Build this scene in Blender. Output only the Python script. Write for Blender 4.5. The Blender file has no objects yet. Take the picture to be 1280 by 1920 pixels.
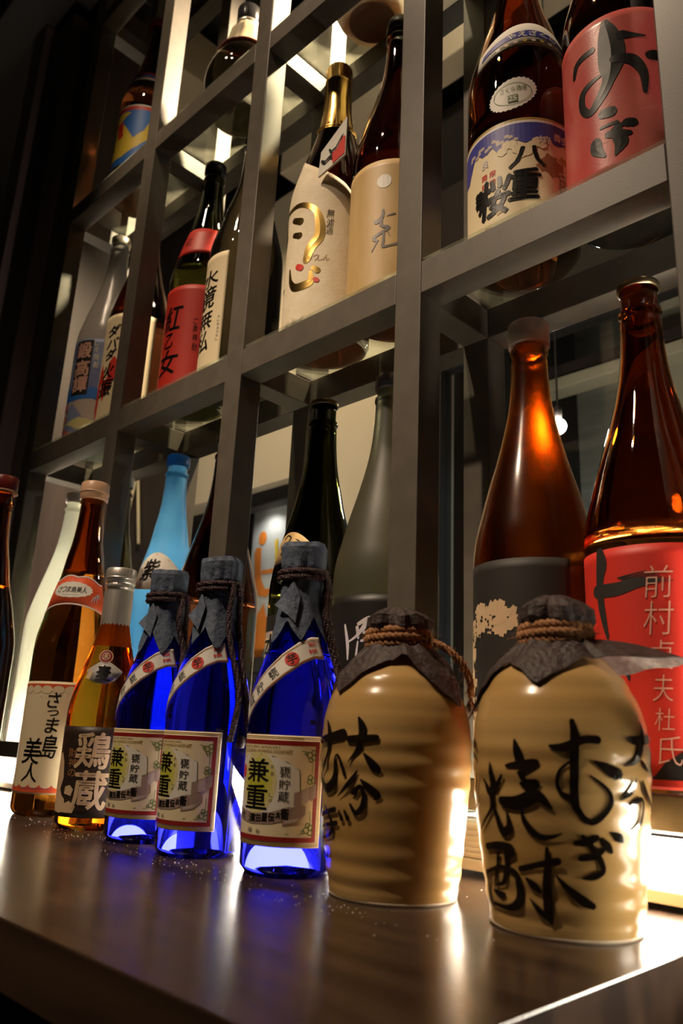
import bpy, bmesh, math, random
from math import pi, sin, cos, radians
from mathutils import Matrix, Vector
random.seed(7)
SC = bpy.context.scene
COL = SC.collection

# ------------------------------------------------------------------ camera
cam_d = bpy.data.cameras.new('camera'); cam = bpy.data.objects.new('camera', cam_d); COL.objects.link(cam)
R3 = Matrix(((0.71497491, 0.16560252, 0.67925451), (0.69778371, -0.22973107, -0.67846999), (0.04368953, 0.95906175, -0.27980669)))
cam.matrix_world = Matrix.Translation((0, 0, 0.105)) @ R3.to_4x4()
cam_d.sensor_fit = 'VERTICAL'; cam_d.sensor_height = 36; cam_d.lens = 1460.2 * 36 / 1920
cam_d.clip_start = 0.01; cam_d.clip_end = 50
cam_d.dof.use_dof = True; cam_d.dof.focus_distance = 0.80; cam_d.dof.aperture_fstop = 7.5
SC.camera = cam

# ------------------------------------------------------------------ world, exposure
w = bpy.data.worlds.new('world'); SC.world = w; w.use_nodes = True
w.node_tree.nodes['Background'].inputs[0].default_value = (1.0, 0.85, 0.68, 1)
w.node_tree.nodes['Background'].inputs[1].default_value = 0.012
SC.view_settings.view_transform = 'Standard'; SC.view_settings.look = 'None'
SC.view_settings.exposure = 0; SC.view_settings.gamma = 1; SC.view_settings.use_curve_mapping = False
cy = SC.cycles
cy.max_bounces = 14; cy.transmission_bounces = 12; cy.glossy_bounces = 5; cy.diffuse_bounces = 3; cy.transparent_max_bounces = 8
cy.sample_clamp_indirect = 40; cy.caustics_reflective = True; cy.caustics_refractive = True; cy.blur_glossy = 0.6

# ------------------------------------------------------------------ lamps of the room (ceiling spots) and added fill spots
def spot(name, loc, aim, watts, col, size, blend=.5, rad=.03):
    d = bpy.data.lights.new(name, 'SPOT'); d.energy = watts; d.color = col; d.spot_size = radians(size); d.spot_blend = blend; d.shadow_soft_size = rad
    o = bpy.data.objects.new(name, d); COL.objects.link(o); o.location = loc
    o.rotation_euler = (Vector(aim) - Vector(loc)).to_track_quat('-Z', 'Y').to_euler()
    return o
WARM = (1.0, .76, .48)
spot('ceiling_spot', (-.475, 1.05, 1.85), (-.95, .60, .95), 190, WARM, 64, .6)
spot('ceiling_spot.001', (-.80, -.60, 1.95), (-.58, .52, .05), 108, (1, .77, .55), 36, .8)
spot('ceiling_spot.002', (-.66, -.20, 2.1), (-.46, .62, .88), 80, (1, .76, .53), 42, .9)
spot('ceiling_spot.003', (-1.35, .85, 1.75), (-1.85, 1.44, .85), 42, (1, .82, .55), 90, .8)
spot('poster_fill', (-1.90, 1.53, .822), (-1.93, 1.60, .60), 1.0, (1, .95, .88), 130, .8, .01)  # added fill for the sign board, no known lamp in the window
spot('ceiling_spot.004', (-.75, 1.0, 2.15), (-.9, 1.45, 1.9), 8, (1, .85, .6), 140)
spot('label_fill', (-.95, -.10, 2.0), (-1.02, .60, .74), 42, (1, .74, .50), 27, .8)  # added to brighten the mid-left labels on the middle shelf
spot('flask_fill', (-.85, .05, 2.1), (-1.06, .60, 1.24), 30, (1, .78, .52), 22, .7)  # small added fill for the round flask and leftmost bottle up top
spot('grey_wall_fill', (-.35, 1.78, 1.8), (-.45, 1.95, .7), 14, (1, .86, .66), 80, .8)  # added only to brighten the grey wall past the window

# ------------------------------------------------------------------ materials
def mat(name, col, rough=.5, metal=0, trans=0, ior=1.45, emit=None, es=0, coat=0, noise=None, bump=None, spec=.5, sheen=0):
    m = bpy.data.materials.new(name); m.use_nodes = True; nt = m.node_tree; b = nt.nodes['Principled BSDF']
    b.inputs['Base Color'].default_value = (*col, 1); b.inputs['Roughness'].default_value = rough; b.inputs['Metallic'].default_value = metal
    b.inputs['Transmission Weight'].default_value = trans; b.inputs['IOR'].default_value = ior; b.inputs['Coat Weight'].default_value = coat
    b.inputs['Specular IOR Level'].default_value = spec
    if emit: b.inputs['Emission Color'].default_value = (*emit, 1); b.inputs['Emission Strength'].default_value = es
    tc = nt.nodes.new('ShaderNodeTexCoord')
    if noise:   # (scale xyz, second colour, low, high)
        sc, c2, lo, hi = noise
        mp = nt.nodes.new('ShaderNodeMapping'); mp.inputs['Scale'].default_value = sc; nt.links.new(tc.outputs['Object'], mp.inputs['Vector'])
        n = nt.nodes.new('ShaderNodeTexNoise'); n.inputs['Scale'].default_value = 1; n.inputs['Detail'].default_value = 5; nt.links.new(mp.outputs[0], n.inputs['Vector'])
        r = nt.nodes.new('ShaderNodeValToRGB'); r.color_ramp.elements[0].position = lo; r.color_ramp.elements[1].position = hi
        r.color_ramp.elements[0].color = (*col, 1); r.color_ramp.elements[1].color = (*c2, 1)
        nt.links.new(n.outputs['Fac'], r.inputs[0]); nt.links.new(r.outputs[0], b.inputs['Base Color'])
    if bump:    # (scale, strength, distance)
        n = nt.nodes.new('ShaderNodeTexNoise'); n.inputs['Scale'].default_value = bump[0]; n.inputs['Detail'].default_value = 4; nt.links.new(tc.outputs['Object'], n.inputs['Vector'])
        bp = nt.nodes.new('ShaderNodeBump'); bp.inputs['Strength'].default_value = bump[1]; bp.inputs['Distance'].default_value = bump[2]
        nt.links.new(n.outputs['Fac'], bp.inputs['Height']); nt.links.new(bp.outputs[0], b.inputs['Normal'])
    return m
M = {}
M['paint'] = mat('grey_painted_metal', (.108, .092, .073), .40, .0, noise=((40, 40, 40), (.130, .112, .089), .35, .7), bump=(900, .08, .0005))
M['counter'] = mat('dark_wood_laminate', (.028, .016, .011), .23, noise=((3, 60, 30), (.070, .040, .024), .35, .7), bump=(320, .10, .0005), coat=0, spec=.8)
M['apron'] = mat('dark_apron_wood', (.02, .012, .008), .5)
M['shelfglass'] = mat('shelf_glass', (.80, .86, .80), .05, trans=.93, ior=1.5)
M['amber'] = mat('amber_glass', (.78, .115, .003), .02, trans=1, ior=1.40)
M['brown'] = mat('brown_glass', (.48, .15, .022), .02, trans=1, ior=1.40)
M['deepamber'] = mat('deep_amber_glass', (.46, .155, .018), .02, trans=1, ior=1.40)
M['hazyamber'] = mat('hazy_amber_glass', (.50, .16, .018), .17, trans=1, ior=1.40)
M['darkbrown'] = mat('dark_brown_glass', (.22, .07, .025), .03, trans=1, ior=1.40)
M['green'] = mat('dark_green_glass', (.08, .085, .016), .03, trans=1, ior=1.40)
M['black'] = mat('black_glass', (.06, .05, .03), .04, trans=.9, ior=1.45)
M['olivefrost'] = mat('frosted_olive_glass', (.13, .12, .07), .45, trans=.6, ior=1.4)
M['blue'] = mat('cobalt_glass', (.0080, .0098, .78), .015, trans=1, ior=1.40)
M['azure'] = mat('frosted_azure_glass', (.30, .70, 1.0), .38, trans=.55, ior=1.3)
M['clearfrost'] = mat('frosted_clear_glass', (.85, .85, .74), .35, trans=.6, ior=1.3)
M['greyfrost'] = mat('frosted_grey_glass', (.45, .43, .42), .35, trans=.75, ior=1.3)
M['cream'] = mat('cream_paper', (.80, .67, .43), .55)
M['white'] = mat('white_paper', (.78, .74, .66), .5)
M['washi'] = mat('washi_paper', (.74, .62, .42), .75, noise=((60, 60, 60), (.82, .72, .54), .3, .7), bump=(220, .35, .0008))
M['kraft'] = mat('golden_brown_paper', (.50, .33, .13), .5, noise=((90, 90, 20), (.56, .38, .17), .3, .7))
M['redlab'] = mat('red_paper', (.68, .035, .02), .5)
M['crimson'] = mat('crimson_paper', (.55, .03, .02), .55)
M['pinkred'] = mat('pink_red_paper', (.62, .10, .09), .33, noise=((25, 25, 12), (.68, .17, .14), .45, .62), bump=(500, .2, .0004))
M['blacklab'] = mat('black_paper', (.018, .015, .013), .45)
M['charlab'] = mat('charcoal_paper', (.028, .024, .020), .6)
M['brownlab'] = mat('dark_brown_paper', (.035, .02, .014), .45)
M['ink'] = mat('black_ink', (.008, .007, .006), .35)
M['glossink'] = mat('glossy_black_glaze', (.012, .008, .006), .12)
M['redink'] = mat('red_ink', (.65, .03, .015), .5)
M['orangeink'] = mat('orange_ink', (.72, .10, .03), .5)
M['darkred'] = mat('dark_red_ink', (.27, .012, .010), .5)
M['pinkink'] = mat('pale_pink_ink', (.75, .42, .32), .5)
M['greyink'] = mat('grey_ink', (.16, .14, .12), .4)
M['whiteink'] = mat('white_ink', (.78, .74, .72), .5)
M['tanink'] = mat('tan_ink', (.70, .50, .30), .5)
M['brownink'] = mat('brown_ink', (.33, .15, .06), .5)
M['greenink'] = mat('olive_green_ink', (.11, .17, .04), .5)
M['darkgreen'] = mat('dark_green_ink', (.03, .06, .03), .5)
M['navy'] = mat('navy_ink', (.05, .05, .30), .5)
M['blueink'] = mat('blue_ink', (.03, .16, .55), .5)
M['purple'] = mat('purple_blue_paper', (.12, .13, .32), .5, noise=((20, 20, 14), (.28, .34, .50), .35, .65))
M['yellow'] = mat('yellow_ink', (.80, .55, .05), .5)
M['lime1'] = mat('lime_ink_pale', (.70, .62, .28), .5)
M['lime2'] = mat('lime_ink_mid', (.62, .58, .12), .5)
M['lime3'] = mat('lime_ink_deep', (.52, .52, .05), .5)
M['ribbon'] = mat('mauve_grey_ink', (.34, .24, .20), .5)
M['ribbonlt'] = mat('pale_mauve_ink', (.52, .42, .36), .5)
M['goldink'] = mat('gold_ink', (.45, .30, .08), .4)
M['gold'] = mat('gold_foil', (.95, .62, .18), .22, 1)
M['silver'] = mat('silver_foil', (.80, .74, .66), .36, .75)
M['silverpaper'] = mat('silvery_paper', (.55, .52, .48), .35, .2)
M['cork'] = mat('pinkish_tan_cap', (.62, .38, .24), .35, bump=(150, .2, .0004))
M['plasticcap'] = mat('translucent_white_plastic', (.85, .68, .60), .35, trans=.1, ior=1.4)
M['metalcap'] = mat('dull_gold_metal_cap', (.35, .27, .15), .35, 1)
M['redcap'] = mat('dark_red_cap', (.20, .02, .015), .3)
M['bluecap'] = mat('azure_plastic_cap', (.12, .45, .85), .3, trans=.4, ior=1.4)
M['blackcap'] = mat('black_plastic_cap', (.03, .03, .035), .25)
M['greycap'] = mat('grey_metal_cap', (.35, .33, .33), .35, .8)
M['bluepaper'] = mat('slate_blue_paper', (.075, .100, .150), .7, noise=((120, 120, 120), (.11, .14, .20), .3, .7), bump=(180, .7, .002))
M['brownpaper'] = mat('dark_brown_crepe_paper', (.035, .022, .020), .6, noise=((60, 60, 60), (.075, .050, .045), .35, .75), bump=(220, .8, .002))
M['paleunder'] = mat('pale_mauve_paper_lining', (.34, .24, .24), .7, noise=((150, 150, 150), (.5, .40, .40), .4, .6), bump=(300, .6, .001))
M['cord'] = mat('dark_maroon_cord', (.045, .014, .018), .45, bump=(700, .9, .002))
M['rope'] = mat('brown_hemp_rope', (.30, .12, .045), .75, noise=((200, 200, 200), (.50, .25, .10), .3, .7), bump=(700, .8, .002))
M['glaze'] = mat('tan_glaze', (.46, .265, .078), .24, noise=((7, 7, 30), (.56, .36, .14), .3, .7), bump=(160, .10, .0006), coat=.25)
M['rawclay'] = mat('pale_raw_clay', (.62, .50, .36), .7)
M['darkwood'] = mat('dark_stained_wood', (.030, .018, .015), .5, noise=((30, 30, 3), (.055, .034, .028), .35, .7))
M['pillarface'] = mat('purplish_grey_wood', (.16, .105, .11), .5, noise=((30, 30, 2), (.20, .14, .14), .3, .7))
M['beige'] = mat('beige_plaster', (.50, .42, .29), .8, noise=((4, 4, 4), (.55, .47, .34), .3, .7), bump=(60, .1, .002))
M['greywall'] = mat('reflection_streaked_grey', (.20, .18, .14), .7, noise=((3, 3, 26), (.34, .31, .25), .3, .7))  # streaks painted for what the window glass reflects
M['darkwall'] = mat('dark_brown_wall', (.045, .034, .029), .7, noise=((5, 5, 5), (.065, .048, .04), .3, .7))
M['dark'] = mat('near_black_paint', (.012, .009, .008), .6)
M['winglass'] = mat('window_glass', (.9, .92, .92), .02, trans=1, ior=1.1)
M['bluepane'] = mat('frosted_blue_glow_pane', (.22, .30, .36), .3, emit=(.35, .5, .6), es=.7)  # emission stands in for light reaching the panes from outside
M['lamp'] = mat('lit_diffuser', (1, 1, 1), .5, emit=(1, .90, .74), es=80)
M['bulb'] = mat('lit_globe', (1, 1, 1), .5, emit=(1, .93, .80), es=220)
M['fixture'] = mat('cream_fixture', (.62, .54, .42), .45)
M['poster'] = mat('poster_white', (.62, .62, .60), .5)
M['orangep'] = mat('poster_orange', (.85, .24, .03), .5)
M['dust'] = mat('pale_dust', (.5, .45, .4), .8)
M['terracotta'] = mat('terracotta_glaze', (.62, .24, .09), .3, noise=((20, 20, 20), (.55, .26, .12), .35, .7))
M['oxblood'] = mat('oxblood_clay', (.30, .06, .03), .6)

def pane_mat(m, tint, rough, dust=0, dif=.03):
    nt = m.node_tree; nt.nodes.clear(); o = nt.nodes.new('ShaderNodeOutputMaterial'); mx = nt.nodes.new('ShaderNodeMixShader')
    t = nt.nodes.new('ShaderNodeBsdfTransparent'); t.inputs[0].default_value = (*tint, 1); g = nt.nodes.new('ShaderNodeBsdfGlossy'); g.inputs['Roughness'].default_value = rough
    f = nt.nodes.new('ShaderNodeFresnel'); ge = nt.nodes.new('ShaderNodeNewGeometry'); ma = nt.nodes.new('ShaderNodeMath'); ma.operation = 'MULTIPLY_ADD'
    ma.inputs[1].default_value = 1 / 1.45 - 1.45; ma.inputs[2].default_value = 1.45; nt.links.new(ge.outputs['Backfacing'], ma.inputs[0]); nt.links.new(ma.outputs[0], f.inputs[0])
    d = nt.nodes.new('ShaderNodeBsdfDiffuse'); d.inputs[0].default_value = (.6, .62, .55, 1)
    m2 = nt.nodes.new('ShaderNodeMixShader'); m2.inputs[0].default_value = dif
    if dust:
        d = nt.nodes.new('ShaderNodeBsdfTranslucent'); d.inputs[0].default_value = (.75, .75, .62, 1)
        n = nt.nodes.new('ShaderNodeTexNoise'); n.inputs['Scale'].default_value = 40; n.inputs['Detail'].default_value = 6; tc = nt.nodes.new('ShaderNodeTexCoord'); nt.links.new(tc.outputs['Object'], n.inputs['Vector'])
        r = nt.nodes.new('ShaderNodeMapRange'); r.inputs[1].default_value = .3; r.inputs[2].default_value = .75; r.inputs[3].default_value = dust * .6; r.inputs[4].default_value = dust * 1.5
        nt.links.new(n.outputs['Fac'], r.inputs[0]); nt.links.new(r.outputs[0], m2.inputs[0])
    nt.links.new(f.outputs[0], mx.inputs[0]); nt.links.new(t.outputs[0], mx.inputs[1]); nt.links.new(g.outputs[0], mx.inputs[2])
    nt.links.new(mx.outputs[0], m2.inputs[1]); nt.links.new(d.outputs[0], m2.inputs[2]); nt.links.new(m2.outputs[0], o.inputs[0])
pane_mat(M['shelfglass'], (.90, .94, .90), .04, .075); pane_mat(M['winglass'], (.93, .95, .95), .02, 0, .004)
def frosted(m, col, tw=.75, rough=.3):
    nt = m.node_tree; nt.nodes.clear(); o = nt.nodes.new('ShaderNodeOutputMaterial')
    t = nt.nodes.new('ShaderNodeBsdfTranslucent'); t.inputs[0].default_value = (*col, 1)
    d = nt.nodes.new('ShaderNodeBsdfDiffuse'); d.inputs[0].default_value = (*[c * .95 for c in col], 1)
    a = nt.nodes.new('ShaderNodeMixShader'); a.inputs[0].default_value = 1 - tw; nt.links.new(t.outputs[0], a.inputs[1]); nt.links.new(d.outputs[0], a.inputs[2])
    g = nt.nodes.new('ShaderNodeBsdfGlossy'); g.inputs['Roughness'].default_value = rough
    f = nt.nodes.new('ShaderNodeFresnel'); f.inputs[0].default_value = 1.4; b = nt.nodes.new('ShaderNodeMixShader')
    nt.links.new(f.outputs[0], b.inputs[0]); nt.links.new(a.outputs[0], b.inputs[1]); nt.links.new(g.outputs[0], b.inputs[2]); nt.links.new(b.outputs[0], o.inputs[0])
frosted(M['azure'], (.20, .60, 1.0)); frosted(M['clearfrost'], (.92, .90, .78)); frosted(M['greyfrost'], (.50, .47, .45), .6, .22); frosted(M['bluecap'], (.20, .60, 1.0))
M['basepane'] = mat('clear_base_glass', (.9, .9, .9)); pane_mat(M['basepane'], (.95, .97, 1), .05)

# ------------------------------------------------------------------ mesh helpers
def mesh_obj(name, verts, faces, mats, parent=None, smooth=False, mi=None):
    me = bpy.data.meshes.new(name); me.from_pydata([tuple(v) for v in verts], [], faces)
    if not isinstance(mats, (list, tuple)): mats = [mats]
    for m in mats: me.materials.append(m)
    if mi: me.polygons.foreach_set('material_index', mi)
    if smooth: me.polygons.foreach_set('use_smooth', [True] * len(me.polygons))
    me.update()
    o = bpy.data.objects.new(name, me); COL.objects.link(o)
    if parent: o.parent = parent
    return o
def thing(name, label, cat, loc=(0, 0, 0), rotz=0, group=None):
    o = bpy.data.objects.new(name, None); COL.objects.link(o); o.location = loc; o.rotation_euler = (0, 0, rotz)
    o.empty_display_size = .02
    o['label'] = label; o['category'] = cat
    if group: o['group'] = group
    return o
def tag(o, label, cat, group=None):
    o['label'] = label; o['category'] = cat
    if group: o['group'] = group
    return o
def structure(o): o['kind'] = 'structure'; return o
def box(name, a, b, m, parent=None, bev=0, off=(0, 0, 0)):
    bm = bmesh.new(); bmesh.ops.create_cube(bm, size=1)
    for v in bm.verts: v.co = Vector([(a[i] + b[i]) / 2 - off[i] + v.co[i] * (b[i] - a[i]) for i in range(3)])
    if bev: bmesh.ops.bevel(bm, geom=bm.edges[:], offset=bev, segments=2, affect='EDGES', profile=.5)
    me = bpy.data.meshes.new(name); bm.to_mesh(me); bm.free(); me.materials.append(m)
    o = bpy.data.objects.new(name, me); COL.objects.link(o)
    if parent: o.parent = parent
    return o
def rad(P, z):
    if z <= P[0][0]: return P[0][1]
    for (z0, r0), (z1, r1) in zip(P, P[1:]):
        if z <= z1: return r0 + (r1 - r0) * (z - z0) / max(1e-9, z1 - z0)
    return P[-1][1]
def smoothP(P, n=6):
    """Catmull-Rom through the radius samples above the base edge."""
    out = []
    for i in range(len(P) - 1):
        p0 = P[max(i - 1, 0)]; p1 = P[i]; p2 = P[i + 1]; p3 = P[min(i + 2, len(P) - 1)]
        if p1[0] < .015:
            out.append(p1); continue
        for k in range(n):
            t = k / n; z = p1[0] + (p2[0] - p1[0]) * t
            m1 = (p2[1] - p0[1]) / (p2[0] - p0[0]) * (p2[0] - p1[0]); m2 = (p3[1] - p1[1]) / (p3[0] - p1[0]) * (p2[0] - p1[0])
            h = (2 * t**3 - 3 * t * t + 1) * p1[1] + (t**3 - 2 * t * t + t) * m1 + (-2 * t**3 + 3 * t * t) * p2[1] + (t**3 - t * t) * m2
            out.append((z, h))
    out.append(P[-1]); return out
def lathe(name, prof, m, parent=None, seg=64, flip=False, wob=None):
    """prof: list of (r, z); r=0 at the ends closes the surface."""
    V = []; F = []; rows = []
    for r, z in prof:
        if r < 1e-6: rows.append([len(V)]); V.append((0, 0, z))
        else:
            rows.append(list(range(len(V), len(V) + seg)))
            for k in range(seg):
                a = 2 * pi * k / seg; rr = r + (wob(a, z) if wob else 0)
                V.append((rr * cos(a), rr * sin(a), z))
    for A, B_ in zip(rows, rows[1:]):
        if len(A) == 1 and len(B_) == 1: continue
        for k in range(seg):
            k2 = (k + 1) % seg
            if len(A) == 1: f = (A[0], B_[k2], B_[k])
            elif len(B_) == 1: f = (A[k], A[k2], B_[0])
            else: f = (A[k], A[k2], B_[k2], B_[k])
            F.append(f[::-1] if flip else f)
    if name is None: return V, F
    return mesh_obj(name, V, F, m, parent, True)
def join2(a, b):
    n = len(a[0]); return a[0] + b[0], a[1] + [tuple(i + n for i in f) for f in b[1]]
def wrap(P, d, v, off):
    a = radians(d) - pi / 2
    dz = .002; s = (rad(P, v + dz) - rad(P, v - dz)) / (2 * dz); n = math.hypot(1, s)
    r = rad(P, v) + off / n
    return (r * cos(a), r * sin(a), v - off * s / n)
def decal_bm(bm, P, off, du=5, dv=.006):
    bmesh.ops.triangulate(bm, faces=bm.faces[:])
    xs = [v.co.x for v in bm.verts]; ys = [v.co.y for v in bm.verts]
    if not xs: return [], []
    k = math.floor(min(xs) / du) + 1
    while k * du < max(xs):
        bmesh.ops.bisect_plane(bm, geom=bm.verts[:] + bm.edges[:] + bm.faces[:], plane_co=(k * du, 0, 0), plane_no=(1, 0, 0), dist=1e-5); k += 1
    if dv:
        k = math.floor(min(ys) / (dv * 1000)) + 1
        while k * dv * 1000 < max(ys):
            bmesh.ops.bisect_plane(bm, geom=bm.verts[:] + bm.edges[:] + bm.faces[:], plane_co=(0, k * dv * 1000, 0), plane_no=(0, 1, 0), dist=1e-5); k += 1
    bm.verts.index_update()
    V = [wrap(P, v.co.x, v.co.y / 1000, off) for v in bm.verts]
    F = [tuple(v.index for v in f.verts) for f in bm.faces]
    return V, F
class Print:
    """collects flat print (polygons, strokes, glyphs in label coordinates: degrees, metres) per ink"""
    def __init__(s, P, parent, name, off=.0006, dv=.006):
        s.P = P; s.par = parent; s.name = name; s.off = off; s.V = []; s.F = []; s.mi = []; s.mats = []; s.dv = dv
    def _add(s, bm, m, off):
        V, F = decal_bm(bm, s.P, s.off + off, 5, s.dv); bm.free()
        if m not in s.mats: s.mats.append(m)
        n = len(s.V); s.V += V; s.F += [tuple(i + n for i in f) for f in F]; s.mi += [s.mats.index(m)] * len(F)
    def poly(s, pts, m, off=0):
        bm = bmesh.new(); vs = [bm.verts.new((d, v * 1000, 0)) for d, v in pts]
        try: bm.faces.new(vs)
        except ValueError: bm.free(); return
        bmesh.ops.recalc_face_normals(bm, faces=bm.faces[:])
        s._add(bm, m, off)
    def rect(s, d0, v0, d1, v1, m, off=0): s.poly([(d0, v0), (d1, v0), (d1, v1), (d0, v1)], m, off)
    def ell(s, d, v, rd, rv, m, off=0, n=28, scal=0, rot=0):
        k = radians(1) * rad(s.P, v) ; pts = []
        for i in range(n):
            a = 2 * pi * i / n; q = 1 + (scal if i % 2 else 0); x = rd * k * cos(a) * q; y = rv * sin(a) * q
            x, y = x * cos(rot) - y * sin(rot), x * sin(rot) + y * cos(rot); pts.append((d + x / k, v + y))
        s.poly(pts, m, off)
    def ring(s, d, v, r, w_, m, off=0, n=20, a0=0, a1=2 * pi, ry=None):
        k = radians(1) * rad(s.P, v); ry = ry or r
        s.stroke([(d + r * cos(a0 + (a1 - a0) * i / n) / k, v + ry * sin(a0 + (a1 - a0) * i / n), w_ * 1000) for i in range(n + 1)], m, off, interp=False)
    def line(s, pts, w_, m, off=0): s.stroke([(d, v, w_ * 1000) for d, v in pts], m, off, interp=False)
    def stroke(s, pts, m, off=0, interp=True):
        k = radians(1) * rad(s.P, sum(p[1] for p in pts) / len(pts)) * 1000   # mm per degree
        p = [Vector((d * k, v * 1000, w_ / 2 if not interp else w_)) for d, v, w_ in pts]
        q = []
        if interp:
            for i in range(len(p) - 1):
                a, b, c, e = p[max(i - 1, 0)], p[i], p[i + 1], p[min(i + 2, len(p) - 1)]
                n = max(2, int((c - b).to_2d().length / 1.2))
                for j in range(n):
                    t = j / n
                    q.append(.5 * ((2 * b) + (c - a) * t + (2 * a - 5 * b + 4 * c - e) * t * t + (3 * b - a - 3 * c + e) * t**3))
            q.append(p[-1])
        else: q = p
        L = []; Rr = []
        for i, c in enumerate(q):
            t = (q[min(i + 1, len(q) - 1)] - q[max(i - 1, 0)]).to_2d()
            if t.length < 1e-6: t = Vector((1, 0))
            t.normalize(); n = Vector((-t.y, t.x)); w_ = max(.05, c.z)
            L.append(c.to_2d() + n * w_); Rr.append(c.to_2d() - n * w_)
        if s.P is None: return
        if not m in s.mats: s.mats.append(m)
        n0 = len(s.V); mi = s.mats.index(m); O = s.off + off
        for a, c, b in zip(L, q, Rr):
            for e in (a, c.to_2d(), b): s.V.append(wrap(s.P, e.x / k, e.y / 1000, O))
        for i in range(len(q) - 1):
            for j in (0, 1):
                A = n0 + i * 3 + j; s.F.append((A, A + 1, A + 4, A + 3)); s.mi.append(mi)
        if interp:
            for c, i in ((q[0], 0), (q[-1], len(q) - 1)):   # rounded ends
                w_ = max(.05, c.z); m0 = len(s.V); s.V.append(wrap(s.P, c.x / k, c.y / 1000, O))
                for j in range(10): s.V.append(wrap(s.P, (c.x + w_ * cos(j * pi / 5)) / k, (c.y + w_ * sin(j * pi / 5)) / 1000, O))
                for j in range(10): s.F.append((m0, m0 + 1 + j, m0 + 1 + (j + 1) % 10)); s.mi.append(mi)
    def glyph(s, ch, d0, v0, d1, v1, m, off=0, bold=.012, shear=0, rot=0):
        V, F = glyph_mesh(ch, min(bold, 0))
        if not V: return
        x0 = min(v[0] for v in V); x1 = max(v[0] for v in V); y0 = min(v[1] for v in V); y1 = max(v[1] for v in V)
        bm = bmesh.new(); k = radians(1) * rad(s.P, (v0 + v1) / 2) * 1000; dc, vc = (d0 + d1) / 2, (v0 + v1) / 2
        vs = []
        for x, y in V:
            a = ((x - x0) / (x1 - x0) - .5) * (d1 - d0) * k; b = ((y - y0) / (y1 - y0) - .5) * (v1 - v0) * 1000
            a += b * shear; a, b = a * cos(rot) - b * sin(rot), a * sin(rot) + b * cos(rot)
            vs.append(bm.verts.new((dc + a / k, vc * 1000 + b, 0)))
        for f in F:
            try: bm.faces.new([vs[i] for i in f])
            except ValueError: pass
        if bold > 0:     # thicken: the same outline repeated a hair to each side
            e = bold * (v1 - v0) * 1000; keep = bm.copy(); 
            for dx, dy in ((-e, 0), (e, 0), (0, -e), (0, e)):
                b2 = keep.copy()
                for v in b2.verts: v.co.x += dx / k; v.co.y += dy
                s._add(b2, m, off)
            keep.free()
        s._add(bm, m, off)
    def text(s, t, d0, v0, d1, v1, m, off=0, bold=.0): s.glyph(t, d0, v0, d1, v1, m, off, bold)
    def done(s):
        if not s.F: return None
        return mesh_obj(s.name, s.V, s.F, s.mats, s.par, False, s.mi)
_G = {}
def glyph_mesh(ch, bold):
    key = (ch, bold)
    if key in _G: return _G[key]
    c = bpy.data.curves.new('g', 'FONT'); c.body = ch; c.resolution_u = 3; c.offset = bold; c.fill_mode = 'FRONT'
    o = bpy.data.objects.new('g', c); COL.objects.link(o); bpy.context.view_layer.update()
    me = o.to_mesh(); V = [(v.co.x, v.co.y) for v in me.vertices]; F = [tuple(p.vertices) for p in me.polygons]
    o.to_mesh_clear(); bpy.data.objects.remove(o); bpy.data.curves.remove(c)
    _G[key] = (V, F); return _G[key]
def tube_geo(path, r, n=8, closed=False, rf=None):
    V = []; F = []; N = len(path); up = Vector((0, 0, 1)); prev = None
    for i, p in enumerate(path):
        a = path[(i - 1) % N] if closed or i else path[0]; b = path[(i + 1) % N] if closed or i < N - 1 else path[-1]
        t = (Vector(b) - Vector(a)).normalized()
        x = (prev - t * prev.dot(t)) if prev else t.cross(up)
        if x.length < 1e-4: x = t.cross(Vector((1, 0, 0)))
        x.normalize(); y = t.cross(x); prev = x
        rr = r * (rf(i) if rf else 1)
        for k in range(n):
            q = 2 * pi * k / n; V.append(tuple(Vector(p) + x * rr * cos(q) + y * rr * sin(q)))
    for i in range(N if closed else N - 1):
        for k in range(n):
            k2 = (k + 1) % n; j = (i + 1) % N
            F.append((i * n + k, i * n + k2, j * n + k2, j * n + k))
    if not closed:
        F.append(tuple(range(n))[::-1]); F.append(tuple(range((N - 1) * n, N * n)))
    return V, F
def twist_geo(path, R_, r, turns_per_m, strands=3, n=6, closed=False):
    """rope: strands wound round the path"""
    out = ([], []); N = len(path); L = 0; acc = [0]
    for i in range(1, N): L += (Vector(path[i]) - Vector(path[i - 1])).length; acc.append(L)
    tot = L + ((Vector(path[0]) - Vector(path[-1])).length if closed else 0)
    turns = round(tot * turns_per_m) if closed else tot * turns_per_m
    frames = []; prev = None
    for i in range(N):
        a = path[(i - 1) % N] if closed or i else path[0]; b = path[(i + 1) % N] if closed or i < N - 1 else path[-1]
        t = (Vector(b) - Vector(a)).normalized(); x = (prev - t * prev.dot(t)) if prev else t.cross(Vector((0, 0, 1)))
        if x.length < 1e-4: x = t.cross(Vector((1, 0, 0)))
        x.normalize(); prev = x; frames.append((x, t.cross(x)))
    for s_ in range(strands):
        pts = []
        for i in range(N):
            a = 2 * pi * (turns * acc[i] / tot + s_ / strands); x, y = frames[i]
            pts.append(tuple(Vector(path[i]) + x * R_ * cos(a) + y * R_ * sin(a)))
        out = join2(out, tube_geo(pts, r, n, closed))
    return out
def resample(pts, step):
    out = []; P_ = [Vector(p) for p in pts]
    for i in range(len(P_) - 1):
        a, b, c, e = P_[max(i - 1, 0)], P_[i], P_[i + 1], P_[min(i + 2, len(P_) - 1)]
        n = max(1, int((c - b).length / step))
        for j in range(n):
            t = j / n; out.append(.5 * ((2 * b) + (c - a) * t + (2 * a - 5 * b + 4 * c - e) * t * t + (3 * b - a - 3 * c + e) * t**3))
    out.append(P_[-1]); return out

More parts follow.
